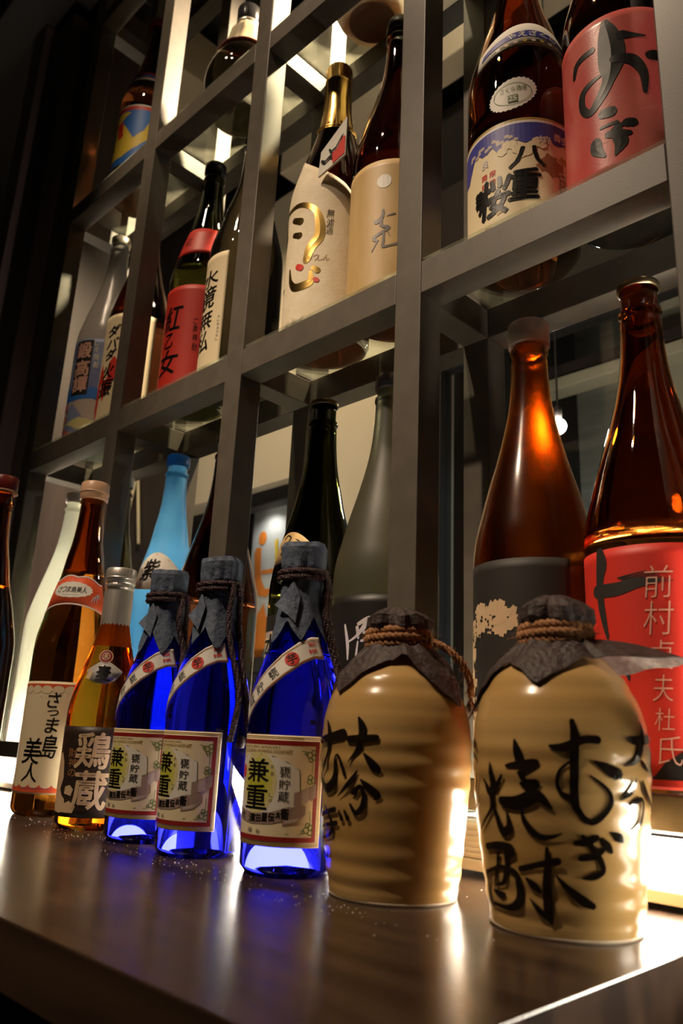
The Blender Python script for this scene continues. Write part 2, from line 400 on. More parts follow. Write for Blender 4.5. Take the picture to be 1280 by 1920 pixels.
# ---- label coordinates: degrees round the bottle, height in metres, half width in mm
D = {"crock2":[[[24.2,0.1064,0.94],[32.0,0.1062,2.29],[43.2,0.1107,2.15],[52.1,0.1111,2.29]],[[37.4,0.1211,1.48],[38.4,0.1141,2.29],[38.0,0.1047,2.42],[37.1,0.0784,2.29],[39.9,0.0707,1.75],[46.7,0.0654,1.62],[54.5,0.0696,1.62],[59.4,0.077,1.48],[57.4,0.0837,1.08],[46.5,0.0913,0.34]],[[35.9,0.0989,0.67],[29.2,0.0928,0.94],[27.5,0.0858,1.08],[29.9,0.0803,1.35],[35.3,0.0783,1.75]],[[49.4,0.0989,0.54],[56.3,0.0957,2.69],[64.7,0.0919,3.37],[65.9,0.0902,0.94]],[[37.1,0.0538,1.35],[44.0,0.0547,2.02],[49.9,0.0574,1.62]],[[40.1,0.0457,1.48],[47.9,0.0471,1.75],[54.0,0.0506,1.48]],[[41.5,0.0579,1.08],[47.9,0.051,1.75],[53.1,0.0439,1.62],[54.1,0.039,1.62],[47.9,0.0361,1.75],[41.6,0.0351,0.67]],[[53.2,0.0569,0.94],[57.5,0.0528,2.15],[59.7,0.0499,1.21]],[[61.0,0.0598,0.94],[65.6,0.0574,2.29],[68.1,0.0554,0.94]],[[-18.0,0.0951,0.54],[-16.7,0.0879,1.88],[-17.1,0.0783,2.02],[-20.2,0.0673,1.35],[-35.4,0.0551,0.4]],[[-25.4,0.085,0.81],[-20.9,0.0792,1.88],[-18.9,0.0769,1.35]],[[-7.6,0.0884,0.81],[-13.6,0.0803,2.02]],[[-17.8,0.0723,1.08],[-13.7,0.0632,1.75],[-9.3,0.0561,2.56],[-4.3,0.0595,2.02],[-5.6,0.0674,0.67]],[[2.1,0.1089,0.81],[4.2,0.1021,2.69],[5.6,0.095,2.42]],[[-3.9,0.094,0.94],[5.6,0.0953,2.15],[15.7,0.0967,2.02],[10.7,0.0927,1.35],[4.6,0.0903,0.94]],[[5.3,0.0903,1.35],[9.1,0.0859,1.62],[15.8,0.0854,1.75],[10.0,0.079,1.75],[1.5,0.075,2.02],[-8.8,0.0736,2.42]],[[-7.8,0.0713,1.35],[4.2,0.0719,2.15],[17.1,0.0781,1.88]],[[5.6,0.0845,1.08],[16.4,0.0783,2.56],[23.6,0.0722,0.94]],[[4.7,0.0695,0.54],[7.6,0.0623,1.75],[15.2,0.0561,1.75],[22.9,0.0562,1.21],[29.2,0.0585,0.34]],[[-28.2,0.0458,1.75],[-13.3,0.0479,2.15],[-4.2,0.0463,2.69],[-8.6,0.0418,1.35]],[[-32.1,0.0307,1.48],[-33.1,0.0225,1.62],[-29.0,0.0128,0.94]],[[-32.1,0.0307,0.94],[-14.3,0.0356,1.35],[-2.0,0.0336,1.75],[-0.4,0.026,2.02],[-1.8,0.018,2.42],[-11.1,0.0142,1.48],[-26.4,0.0143,0.94]],[[-16.1,0.0432,1.21],[-20.1,0.0312,0.94],[-23.3,0.0239,0.81]],[[-9.2,0.044,1.21],[-9.6,0.0349,1.62],[-13.6,0.0275,1.21],[-20.6,0.0254,0.81]],[[-25.0,0.0214,0.94],[-17.1,0.0203,1.88],[-14.2,0.0205,1.35]],[[1.6,0.0368,1.62],[14.1,0.0404,1.62],[26.1,0.0433,2.02]],[[20.0,0.0498,0.94],[20.1,0.0415,1.88],[18.8,0.0293,2.29],[19.3,0.0162,2.56],[20.7,0.0093,0.67]],[[19.0,0.0118,1.08],[13.6,0.0156,1.62],[6.8,0.0213,0.34]],[[5.6,0.032,0.81],[10.5,0.0289,2.15],[14.0,0.0264,1.35]],[[25.0,0.0355,0.54],[31.9,0.0293,1.62],[41.0,0.0233,2.69],[47.6,0.0206,1.75]],[[89.6,0.1222,0.54],[90.1,0.1161,1.75],[86.2,0.1088,2.15],[80.1,0.1004,1.75],[69.7,0.0972,0.34]],[[75.5,0.112,1.62],[85.5,0.1118,2.42],[113.6,0.1145,2.02]],[[85.9,0.1005,0.67],[90.5,0.097,1.48],[94.6,0.0943,0.67]],[[78.7,0.0899,0.67],[74.8,0.0829,1.88],[65.8,0.078,0.34]],[[84.8,0.0893,0.54],[91.7,0.0817,1.75],[101.1,0.0718,0.67]],[[75.3,0.0757,1.08],[84.8,0.0785,1.21],[86.8,0.0725,1.21],[84.7,0.0656,1.21],[76.8,0.0615,0.67]],[[84.8,0.0794,0.54],[78.2,0.0754,0.94]],[[-39.0,0.1077,1.62],[-37.4,0.1045,1.62]],[[-39.6,0.0993,1.62],[-37.5,0.0975,1.35]],[[-35.1,0.0882,0.54],[-38.4,0.0793,1.48],[-38.8,0.0706,0.94],[-49.7,0.0606,0.34]],[[-50.1,0.0416,0.4],[-55.5,0.0349,0.94],[-55.4,0.0318,0.67]],[[-55.5,0.0217,0.67],[-55.6,0.0181,0.81]]],"crock1":[[[12.3,0.1199,0.8],[15.7,0.1137,2.8],[15.3,0.1078,2.0],[13.4,0.0994,1.87],[5.7,0.0902,0.33]],[[5.6,0.1053,2.14],[16.1,0.106,2.4],[26.9,0.107,1.87]],[[17.9,0.0961,0.67],[23.6,0.0905,2.4],[28.2,0.0861,2.4],[28.6,0.0844,0.93]],[[12.6,0.0847,0.67],[8.1,0.0781,1.74],[-5.4,0.0669,0.33]],[[15.5,0.0791,0.53],[22.4,0.0743,2.14],[28.4,0.0695,2.4],[26.5,0.0675,0.8]],[[8.8,0.0702,1.34],[15.5,0.0745,1.47],[18.1,0.0695,1.47],[16.8,0.0614,1.87],[11.5,0.0574,1.6],[7.0,0.0624,0.93]],[[15.5,0.0751,0.53],[11.1,0.069,1.07]],[[-32.4,0.1035,2.0],[-14.1,0.1063,2.67],[-0.7,0.1085,3.47]],[[-22.3,0.1175,0.8],[-17.3,0.1094,2.27],[-17.0,0.0995,1.74],[-20.8,0.0896,1.47],[-30.2,0.0806,1.34],[-21.4,0.0714,2.8],[-10.5,0.0757,2.8],[-8.1,0.0854,1.47],[-6.9,0.094,0.8],[-2.4,0.0916,1.07],[1.5,0.0818,1.34]],[[-27.3,0.0992,0.93],[-33.2,0.0891,0.93],[-40.7,0.0802,0.93]],[[-36.2,0.0523,1.34],[-9.4,0.058,1.74]],[[-35.3,0.0446,1.07],[-8.0,0.0493,1.47]],[[-24.1,0.0593,0.8],[-15.3,0.0501,1.6],[-16.9,0.0418,1.47],[-36.6,0.0365,0.53]],[[-4.5,0.0574,0.8],[-2.1,0.0528,1.74]],[[1.3,0.0579,0.93],[4.0,0.0533,1.87]],[[-44.7,0.0349,0.67],[-44.8,0.0288,0.93],[-29.0,0.0247,1.2],[-21.2,0.0315,0.4]],[[-41.8,0.064,0.4],[-44.5,0.0608,0.8]]],"c":[[[-2.6,0.1575,1.3],[1.7,0.1389,2.05],[2.6,0.1232,0.93]],[[1.7,0.1397,0.93],[12.9,0.1464,1.49],[25.0,0.1605,3.35]],[[13.0,0.1545,1.86],[14.6,0.1437,1.12]],[[14.4,0.158,1.86],[26.8,0.1631,2.61],[31.7,0.1525,2.61],[20.7,0.1493,1.49]],[[14.2,0.1402,0.93],[12.8,0.127,1.3]],[[18.1,0.141,1.3],[34.1,0.1437,2.23],[26.8,0.1348,1.3]],[[26.4,0.1471,0.74],[21.4,0.1313,1.12],[9.8,0.1227,0.56]]],"i":[[[9.5,0.1741,4.07],[11.7,0.1603,9.16],[13.6,0.1421,12.22],[12.7,0.1232,11.2],[10.0,0.1078,6.11],[2.5,0.0931,5.09],[-8.7,0.0817,4.07],[-17.2,0.0918,3.66],[-17.1,0.1074,3.66],[-9.3,0.1133,3.05],[1.7,0.1163,1.63]],[[-26.5,0.136,2.04],[-21.6,0.1485,3.46],[-4.0,0.1505,3.46]],[[23.5,0.1538,5.09],[33.3,0.151,2.65],[44.0,0.1493,0.81]],[[15.7,0.1289,4.07],[31.7,0.1225,5.7],[40.1,0.1062,4.28],[40.3,0.0856,2.04]],[[47.7,0.1267,5.09],[52.7,0.1274,6.11]],[[3.4,0.0725,5.09],[10.0,0.0713,5.7]],[[0.2,0.0579,1.43],[14.7,0.0578,1.83]],[[14.5,0.053,2.65],[18.1,0.0534,2.65]],[[23.4,0.0545,4.48],[27.7,0.0534,4.48]],[[-5.3,0.0444,5.5],[-4.6,0.0371,5.7],[2.0,0.0269,1.83]],[[6.9,0.0476,3.66],[15.8,0.0447,4.07],[24.5,0.0429,2.44]],[[13.4,0.0491,5.09],[17.1,0.0352,6.11],[11.7,0.0234,1.02]]],"m_gold":[[[-39.4,0.1372,3.57],[-30.3,0.156,1.79],[-39.4,0.1918,2.5],[-17.2,0.1931,2.86],[6.6,0.1882,3.57],[25.8,0.1738,4.28],[32.3,0.1526,6.43],[31.6,0.1327,7.14],[21.6,0.1186,7.14],[16.8,0.102,5.36]],[[-10.8,0.1725,3.57],[3.8,0.164,5.0]],[[-8.2,0.1484,3.21],[3.2,0.1427,4.64]],[[-12.3,0.0983,1.43],[-8.6,0.0787,3.57],[2.3,0.066,5.36],[22.8,0.0677,5.36],[23.7,0.0829,2.14]],[[27.0,0.0882,3.21],[32.5,0.0836,4.28]]],"m_black":[[[-30.7,0.0789,1.79],[-39.4,0.0742,3.21]],[[-34.4,0.1672,1.43],[-36.2,0.1475,1.79],[-39.3,0.1267,1.07]]],"m_red":[[[3.6,0.096,3.93],[9.3,0.0922,4.28]],[[29.7,0.0712,2.86],[32.6,0.0694,3.21]]],"m_poly":[[-39.2,0.2608],[-39.5,0.2749],[-40.0,0.2806],[28.0,0.2241],[58.0,0.1987],[80.3,0.1847]],"a":[[[-24.4,0.1971,4.2],[-23.5,0.1872,5.88],[-26.1,0.1747,4.2],[-25.8,0.1577,3.78],[-23.6,0.1448,3.15],[-20.3,0.13,1.68]],[[-30.2,0.1668,5.25],[-10.1,0.166,5.25],[7.2,0.1693,3.78],[21.5,0.1705,2.1]],[[-6.6,0.114,4.2],[-5.0,0.1051,2.73],[-3.4,0.0973,0.84]]],"f":[[[-30.5,0.2999,1.9],[9.3,0.2923,2.28],[31.1,0.2941,1.14]],[[-30.7,0.3111,1.14],[8.0,0.2839,1.9]],[[12.2,0.3092,1.14],[15.9,0.2877,1.52]],[[-30.5,0.278,1.14],[5.3,0.2775,1.9],[6.1,0.2658,1.9]],[[7.9,0.2789,1.14],[18.6,0.2651,1.52]],[[21.9,0.27,1.9],[25.9,0.2666,1.9]]],"l":[[[27.2,0.1122,1.49],[26.0,0.103,1.98],[19.3,0.097,2.72],[16.2,0.0993,0.99]],[[31.5,0.1035,0.5],[40.9,0.1063,1.24]],[[25.1,0.1018,1.86],[24.8,0.0923,2.1]],[[27.0,0.0899,1.86],[34.3,0.0876,2.1],[29.0,0.0834,1.86],[18.6,0.0781,2.1],[16.2,0.0741,2.1],[21.4,0.0714,0.99]],[[32.0,0.0844,0.62],[35.8,0.0766,0.37]],[[28.5,0.0808,1.61],[28.4,0.0714,1.49],[27.8,0.0627,1.73],[35.6,0.0632,1.24],[44.9,0.0659,1.61]],[[21.4,0.072,1.11],[14.1,0.0579,0.5]]]}
T = {"satsuma":[["さ",37.6,0.1268,55.2,0.1454],["つ",39.6,0.1172,55.5,0.1242],["ま",39.9,0.097,57.9,0.1147],["島",38.9,0.0671,60.5,0.0944],["美",8.2,0.06,38.2,0.0903],["人",12.1,0.0386,39.0,0.0611]],"chicken":[["鶏",24.7,0.063,76.5,0.0999],["蔵",27.1,0.0214,79.2,0.0601],["財",9.6,0.0734,28.2,0.0828],["神",11.4,0.0635,29.4,0.0723],["の",13.1,0.0537,27.9,0.0613],["麦",32.9,0.1587,62.8,0.1749]],"blue":[["兼",-15.0,0.0699,20.5,0.0873],["重",-16.1,0.0495,19.9,0.0673],["甕",34.0,0.0744,46.5,0.0824],["貯",33.7,0.0652,46.8,0.0724],["蔵",33.3,0.0557,46.4,0.0636],["か",22.4,0.0803,26.5,0.0831],["ね",23.0,0.075,27.0,0.0783],["し",22.6,0.0591,26.7,0.0618],["げ",22.3,0.0551,26.4,0.0579],["謹",-6.7,0.0319,0.5,0.0354],["製",7.0,0.0316,12.6,0.0347]],"blue_ribbon":[["濱",-6.2,0.0396,5.5,0.0459],["田",6.5,0.0402,13.0,0.0453],["屋",14.4,0.0407,21.6,0.0469],["伝",23.0,0.0411,30.9,0.0474],["兵",32.1,0.0434,37.2,0.0481],["衛",37.7,0.0429,46.9,0.0511]],"blue_neck":[["芋",23.4,0.1591,42.1,0.169],["本",62.2,0.1676,69.7,0.1713],["格",55.0,0.1714,63.4,0.1755],["甕",2.6,0.1486,20.5,0.1594],["貯",-7.7,0.1408,7.6,0.1496],["蔵",-18.5,0.1308,-4.4,0.1387]],"a":[["前",11.9,0.1574,31.5,0.1816],["村",10.2,0.1298,30.3,0.1546],["貞",11.5,0.1047,28.5,0.1258],["夫",13.6,0.0821,26.8,0.1009],["杜",13.3,0.0618,26.3,0.0773],["氏",14.4,0.0385,30.0,0.0583]],"j":[["八",19.5,0.0748,56.4,0.0992],["重",19.5,0.0372,48.7,0.0724],["桜",-16.0,0.0256,19.2,0.0698],["焼",48.1,0.1043,62.0,0.1183],["酎",65.8,0.1103,80.8,0.1246],["さ",23.8,0.2458,40.1,0.2638],["く",42.1,0.2449,53.7,0.2633],["ら",54.1,0.2461,69.4,0.2657]],"n":[["水",-10.4,0.1428,32.6,0.1722],["鏡",-17.9,0.1063,32.2,0.1444],["無",-12.0,0.073,29.0,0.105],["私",-21.9,0.0366,25.6,0.0718]],"o":[["紅",-27.3,0.1086,41.0,0.1526],["乙",6.0,0.0799,25.8,0.1044],["女",-20.6,0.0342,44.5,0.0763],["ご",46.9,0.1169,54.6,0.1278],["ま",47.3,0.1041,55.0,0.1149],["祥",48.1,0.0877,55.7,0.1004],["酎",48.9,0.0716,56.5,0.0841]],"q":[["ダ",1.5,0.1667,26.9,0.1883],["バ",2.0,0.1442,27.1,0.1633],["ダ",2.1,0.122,24.8,0.1421],["火",0.9,0.0867,25.2,0.1149],["振",-2.3,0.0541,25.5,0.085]],"r":[["鍛",3.6,0.163,37.7,0.1942],["高",4.1,0.1267,34.5,0.1575],["譚",3.3,0.0949,36.1,0.1252],["し",39.9,0.1861,50.1,0.1969],["そ",40.7,0.1731,50.8,0.1839],["焼",41.8,0.1571,51.8,0.1699],["酎",43.1,0.1411,53.0,0.1538]],"l":[["克",15.6,0.0537,43.6,0.1102]],"m":[["無",40.6,0.1611,50.2,0.1739],["濾",40.7,0.1466,50.2,0.1594],["過",40.5,0.1362,49.4,0.1465],["げ",18.2,0.0994,26.5,0.1082],["っ",26.5,0.0983,32.2,0.1069],["し",32.2,0.0977,39.1,0.1063],["ん",39.1,0.0976,46.5,0.1062]],"d":[["本",-26.7,0.1546,17.7,0.1786],["麹",-39.8,0.1255,12.3,0.1522]]}

# ------------------------------------------------------------------ the setting
structure(box('floor', (-3.6, -1.6, -1.0), (1.6, 2.4, -.95), M['dark']))
structure(box('ceiling', (-3.6, -1.6, 2.35), (1.6, 2.4, 2.4), M['dark']))
structure(box('wall_left', (-3.6, -1.6, -.95), (-3.55, 2.4, 2.35), M['darkwall']))
structure(box('wall_right', (1.55, -1.6, -.95), (1.6, 2.4, 2.35), M['dark']))
structure(box('wall_front', (-3.55, -1.6, -.95), (1.55, -1.55, 2.35), M['dark']))
# back wall in pieces round its two windows
wb = bpy.data.objects.new('wall_back', None); COL.objects.link(wb); wb['kind'] = 'structure'
def wp(x0, x1, z0, z1, m, y0=1.5, y1=1.58, n='wall_panel', b=0): return box(n, (x0, y0, z0), (x1, y1, z1), m, wb, b)
wp(-3.55, -2.34, -.95, 2.35, M['darkwall'], 1.46)
wp(-2.34, -2.02, -.95, .845, M['dark'], 1.52); wp(-2.34, -1.17, .845, 1.90, M['beige'], 1.44)
wp(-2.02, -1.62, -.95, .28, M['dark']); wp(-1.64, -1.17, -.95, .845, M['beige'], 1.44)
wp(-1.17, 1.55, -.95, .15, M['darkwall']); wp(-1.17, 1.55, 1.08, 1.62, M['darkwall'], 1.5)
wp(-2.34, 1.55, 1.90, 2.35, M['dark'], 1.55)
wp(-1.17, 1.55, 1.62, 1.90, M['dark'], 1.5)
# ceiling beams: pale boxed beams behind the rack
for k, (a, b) in enumerate((((-1.75, 1.38, 1.93), (1.5, 1.46, 2.05)), ((-1.75, 1.34, 2.06), (1.5, 1.46, 2.17)))):
    t = box('trim_%d' % (k + 1), a, b, M['beige'], None, .004); structure(t)
for k in range(5):
    z = 2.18 + k * .018
    structure(box('trim_%d' % (k + 3), (-1.75, 1.30 - k * .03, z), (1.5, 1.46, z + .014), M['beige'], None, .002))
structure(box('trim_8', (-1.98, .70, 2.12), (-1.80, 1.30, 2.30), M['beige'], None, .004))
structure(box('trim_9', (-3.5, 1.10, 2.0), (-2.3, 1.30, 2.12), M['darkwood'], None, .004))
# dark pillar and lintel of the doorway at the left
structure(box('wall_left_pillar', (-1.95, .60, -.95), (-1.87, .72, 2.02), M['pillarface'], None, .004))
structure(box('trim_10', (-1.865, .62, -.95), (-1.74, .80, 1.98), M['darkwood'], None, .004))
structure(box('trim_11', (-1.735, .66, -.95), (-1.60, .84, 1.95), M['darkwood'], None, .004))
structure(box('trim_12', (-3.5, .50, 2.02), (-1.60, .90, 2.34), M['dark'], None, .006))
# window_1 with the poster stand behind it, window_2 with panes and a wall streaked for glass reflections
def window(name, x0, x1, z0, z1, y, fw, fm):
    w_ = bpy.data.objects.new(name, None); COL.objects.link(w_); w_['kind'] = 'structure'
    box('window_frame', (x0, y, z0), (x0 + fw, y + .05, z1), fm, w_, .003); box('window_frame', (x1 - fw, y, z0), (x1, y + .05, z1), fm, w_, .003)
    box('window_frame', (x0 + fw, y, z1 - fw), (x1 - fw, y + .05, z1), fm, w_, .003); box('window_frame', (x0 + fw, y, z0), (x1 - fw, y + .05, z0 + fw), fm, w_, .003)
    box('pane', (x0 + fw, y + .02, z0 + fw), (x1 - fw, y + .026, z1 - fw), M['winglass'], w_)
    return w_
window('window_1', -2.02, -1.64, .28, .84, 1.47, .045, M['dark'])
w2 = window('window_2', -1.17, .6, .15, 1.08, 1.47, .04, M['dark'])
box('mullion', (-.985, 1.47, .19), (-.955, 1.52, 1.04), M['dark'], w2, .003)
structure(box('wall_beyond_window', (-1.0, 1.95, -.9), (1.5, 2.0, 1.9), M['greywall']))
structure(box('wall_beyond', (-3.4, 2.3, -.9), (1.5, 2.35, 2.3), M['darkwall']))
structure(box('trim_13', (-.95, 1.60, .955), (1.2, 1.66, .985), M['beige'], None, .003))
structure(box('trim_14', (-.95, 1.62, 1.0), (1.2, 1.68, 1.03), M['darkwood'], None, .003))
structure(box('trim_15', (-.665, 1.75, -.9), (-.50, 1.80, 1.3), M['beige'], None, .003))  # beige upright modelled in place of a reflection in the window glass
sp = thing('shoji_panel', 'frosted blue-grey window panes in a dark frame seen between two rack posts', 'window panel', (-1.07, 1.70, .2))
for i in range(2):
    for j in range(3): box('pane', (-.13 + i * .12, 0, .05 + j * .2), (-.02 + i * .12, .01, .23 + j * .2), M['bluepane'], sp)
for x in (-.145, -.02, .10): box('bar', (x, -.012, -1.149), (x + .012, .02, .66), M['dark'], sp)
for z in (.03, .235, .435, .635): box('bar', (-.145, -.01, z), (.112, .018, z + .013), M['dark'], sp)

# ------------------------------------------------------------------ counter
ct = thing('bar_counter', 'dark brown wooden bar counter top carrying the front row of bottles', 'counter', (0, 0, 0))
bm = bmesh.new()
pts = [(-3.3, .2165), (-.197, .2165), (-.197, .53), (.5, .53), (.5, .80), (-3.3, .80)]
vs = [bm.verts.new((x, y, -.034)) for x, y in pts]; f = bm.faces.new(vs)
r = bmesh.ops.extrude_face_region(bm, geom=[f])
for v in [g for g in r['geom'] if isinstance(g, bmesh.types.BMVert)]: v.co.z = 0
bmesh.ops.recalc_face_normals(bm, faces=bm.faces[:])
eds = [e for e in bm.edges if all(abs(v.co.z) < 1e-5 for v in e.verts)]
bmesh.ops.bevel(bm, geom=eds, offset=.0009, segments=2, affect='EDGES', profile=.5)
me = bpy.data.meshes.new('counter_top'); bm.to_mesh(me); bm.free(); me.materials.append(M['counter'])
o = bpy.data.objects.new('counter_top', me); COL.objects.link(o); o.parent = ct
box('apron', (-3.3, .245, -.95), (-.22, .78, -.0345), M['apron'], ct)
box('apron', (-.218, .56, -.95), (.5, .78, -.0345), M['apron'], ct)
# dust and grains lying on the counter: nobody could count them
rr = random.Random(4); V = []; F = []
spots_ = [(-.62, .41, .05, 60), (-.79, .425, .04, 45), (-.40, .40, .05, 30), (-.50, .40, .07, 40), (-.36, .53, .03, 20), (-.92, .43, .04, 20)]
for cx_, cy_, s_, n_ in spots_:
    for i in range(n_):
        x = cx_ + rr.gauss(0, s_); y = cy_ + rr.gauss(0, .012); q = rr.uniform(.0002, .0006); n = len(V)
        if x > -.2: continue
        V += [(x - q, y - q, .0001), (x + q, y - q, .0001), (x + q * .6, y + q, .0001), (x - q * .7, y + q, .0001), (x, y, .0001 + q)]
        F += [(n, n + 1, n + 4), (n + 1, n + 2, n + 4), (n + 2, n + 3, n + 4), (n + 3, n, n + 4)]
o = mesh_obj('dust', V, F, M['dust']); o['kind'] = 'stuff'; tag(o, 'pale specks of dust scattered on the dark counter top', 'dust')

# strip lamp lying at the back of the counter, under the lowest shelf
def strip(x0, x1, label, name='strip_light'):
    t = thing(name, label, 'lamp', ((x0 + x1) / 2, .60, 0), 0, 'strip lights under the lowest shelf'); L = (x1 - x0) / 2
    box('housing', (-L, -.012, .004), (L, .05, .013), M['fixture'], t, .001)
    for s in (-1, 1): box('foot', (s * (L - .04) - .01, 0, 0), (s * (L - .04) + .01, .04, .004), M['dark'], t)
    box('diffuser', (-L + .045, -.006, .0131), (L - .045, .035, .044), M['lamp'], t, .004)
    for s in (-1, 1):
        e = box('end_cap', (s * L - (.044 if s > 0 else 0), -.008, .0131), (s * L + (.044 if s < 0 else 0), .037, .042), M['fixture'], t, .001)
        for k in range(6): box('rib', (s * L - (.044 if s > 0 else 0), -.010, .0155 + k * .0044), (s * L + (.044 if s < 0 else 0), -.0081, .0178 + k * .0044), M['fixture'], e)
strip(-.43, .45, 'glowing strip light on the counter behind the two stoneware crocks')
strip(-1.04, -.435, 'long glowing strip light on the counter behind the cobalt blue bottles', 'strip_light')
strip(-2.25, -1.23, 'glowing strip light at the far left end of the counter', 'strip_light')

# ------------------------------------------------------------------ rack
PX = [-.193, -.480, -.773, -1.077, -1.385]; PW = .034
rk = thing('bottle_rack', 'tall grey painted metal rack with open square bays behind the counter', 'rack', (0, 0, 0))
ZR = [(.0557, .079), (.546, .583), (1.071, 1.105), (1.578, 1.612)]
PX2 = [.094] + PX
for x in PX2:
    box('post', (x, .545, 0), (x + PW, .579, 2.35), M['paint'], rk, .0012)
    box('post', (x, .666, 0), (x + PW, .700, 2.35), M['paint'], rk, .0012)
for (z0, z1) in ZR:
    for x1, x0 in zip(PX2, PX):
        for y, w_ in (((.5453, .0334), (.6663, .0334)) if z0 > .1 else ((.5453, .0205), (.6840, .0157))): box('rail', (x0 + PW, y, z0), (x1, y + w_, z1), M['paint'], rk, .001)
    for x in PX2: box('crossbar', (x + .0005, .579, z0 if z0 > .1 else .0455), (x + PW - .0005, .666, z1 - .001 if z0 > .1 else .052), M['paint'], rk, .001)
under = {(0, 1): 'under the red-label and milky-capped brown bottles', (0, 2): 'under the matt olive and green-black bottles', (0, 3): 'under the frosted sky-blue bottle', (0, 4): 'under the frosted white bottle',
         (1, 1): 'under the pink-label and flower-label bottles', (1, 2): 'under the gold-capped and golden-label bottles', (1, 3): 'under the scarlet-label bottle', (1, 4): 'under the purple-blue landscape label bottle',
         (2, 2): 'under the terracotta jar', (2, 3): 'under the round black flask', (2, 4): 'under the yellow and blue label bottle'}
for lv, zt in enumerate((.059, .588, 1.110)):
    for ci, (x1, x0) in enumerate(zip(PX2, PX)):
        if (lv, ci) not in under: continue
        if lv == 0: o = box('glass_shelf', (x0 + PW + .001, .5665, .0525), (x1 - .001, .6835, .059), M['shelfglass'], None, .0006)
        else: o = box('glass_shelf', (x0 + PW + .0008, .5465, zt - .0049), (x1 - .0008, .698, zt), M['shelfglass'], None, .0006)
        tag(o, 'dusty glass shelf plate ' + under[(lv, ci)], 'shelf', 'glass shelves of the rack')

# ------------------------------------------------------------------ bottle shapes (height, radius)
def P18(R=.0575, s=1.):
    k = R / .0575
    return smoothP([(z * s, r * k if z < .33 else r * (.5 + .5 * k)) for z, r in [(0, .050), (.002, .054), (.008, .0575), (.205, .0575), (.228, .0556), (.25, .0505), (.28, .0428), (.31, .0340), (.34, .0262), (.36, .0222), (.385, .0192), (.41, .0178), (.453, .0172)]])
P72 = smoothP([(0, .034), (.006, .0395), (.112, .0405), (.13, .0395), (.15, .0355), (.17, .030), (.19, .0245), (.21, .0195), (.23, .016), (.27, .015)])
PBL = smoothP([(0, .034), (.006, .0385), (.122, .0395), (.135, .0385), (.15, .0355), (.165, .0308), (.18, .0262), (.2, .0215), (.22, .0178), (.27, .016)])

def glass_body(t, P, m, level=None, wall=.003, lip=True):
    """closed glass body (rounded heel, punt, collar and lip) holding liquid up to level, air cavity above it"""
    H = P[-1][0]
    pr = [(0, .010), (P[0][1] * .45, .008), (P[0][1] * .82, .001), (P[0][1], 0)]
    for z, r in P[1:]:
        if z > H - .034 and lip: break
        pr.append((r, z))
    if lip:
        rn = P[-1][1] - .0012
        pr += [(rn, H - .033), (rn + .0026, H - .031), (rn + .003, H - .0285), (rn + .0024, H - .026), (rn, H - .024), (rn, H - .001), (rn - .001, H)]
    pr += [(0, H)]
    g = lathe(None, pr, None)
    if level:
        top = H - .004; cv = [(0, level)]
        z = level
        for k in range(26):
            z = level + (top - level) * k / 25; cv.append((max(.004, min(rad(P, z), 1) - wall), z))
        cv.append((0, top))
        c = lathe(None, cv, None, flip=True); g = join2(g, c)
    return mesh_obj('glass_body', g[0], g[1], m, t, True)
def frosted_body(t, P, m):
    H = P[-1][0]; rn = P[-1][1] - .0012
    pr = [(P[0][1] * .9, .0006), (P[0][1], 0)] + [(r, z) for z, r in P[1:] if z <= H - .034]
    pr += [(rn, H - .033), (rn + .0026, H - .031), (rn + .003, H - .0285), (rn + .0024, H - .026), (rn, H - .024), (rn, H - .001)]
    o = lathe('glass_body', pr, m, t)
    lathe('glass_base', [(0, .004), (P[0][1] * .5, .003), (P[0][1] * .9, .0006)], M['basepane'], t)
    return o
def cap_disc(t, r, z0, z1, m, name='cap', ribs=0, dome=.0):
    w_ = (lambda a, z: .0003 * (1 if int(a * ribs / (2 * pi) * 2) % 2 else -1)) if ribs else None
    return lathe(name, [(0, z0), (r - .0006, z0), (r, z0 + .0008), (r, z1 - .0016), (r - .0014, z1), (r - .0025, z1 + dome * .6), (0, z1 + dome)], m, t, 72 if ribs else 48, wob=w_)
def band(t, P, d0, d1, v0, v1, m, name='label', off=.0003, edge=None, top=None):
    """a paper label as a thin curved sheet with real thickness"""
    V = []; F = []; nd = max(6, int((d1 - d0) / 5)); nv = max(2, int((v1 - v0) / .008)); th = .0003
    for lay in (0, 1):
        for j in range(nv + 1):
            for i in range(nd + 1):
                d = d0 + (d1 - d0) * i / nd; tv = v1 + (top(d) if top else 0); v = v0 + (edge(d) if edge else 0); v = v + (tv - v) * j / nv
                V.append(wrap(P, d, v, off - th * (1 - lay) if lay == 0 else off))
    n = (nd + 1) * (nv + 1); A = lambda l, j, i: l * n + j * (nd + 1) + i
    for j in range(nv):
        for i in range(nd):
            F.append((A(1, j, i), A(1, j, i + 1), A(1, j + 1, i + 1), A(1, j + 1, i))); F.append((A(0, j, i), A(0, j + 1, i), A(0, j + 1, i + 1), A(0, j, i + 1)))
    for i in range(nd):
        F.append((A(0, 0, i), A(0, 0, i + 1), A(1, 0, i + 1), A(1, 0, i))); F.append((A(0, nv, i), A(1, nv, i), A(1, nv, i + 1), A(0, nv, i + 1)))
    for j in range(nv):
        F.append((A(0, j, 0), A(1, j, 0), A(1, j + 1, 0), A(0, j + 1, 0))); F.append((A(0, j, nd), A(0, j + 1, nd), A(1, j + 1, nd), A(1, j, nd)))
    return mesh_obj(name, V, F, m, t, True)

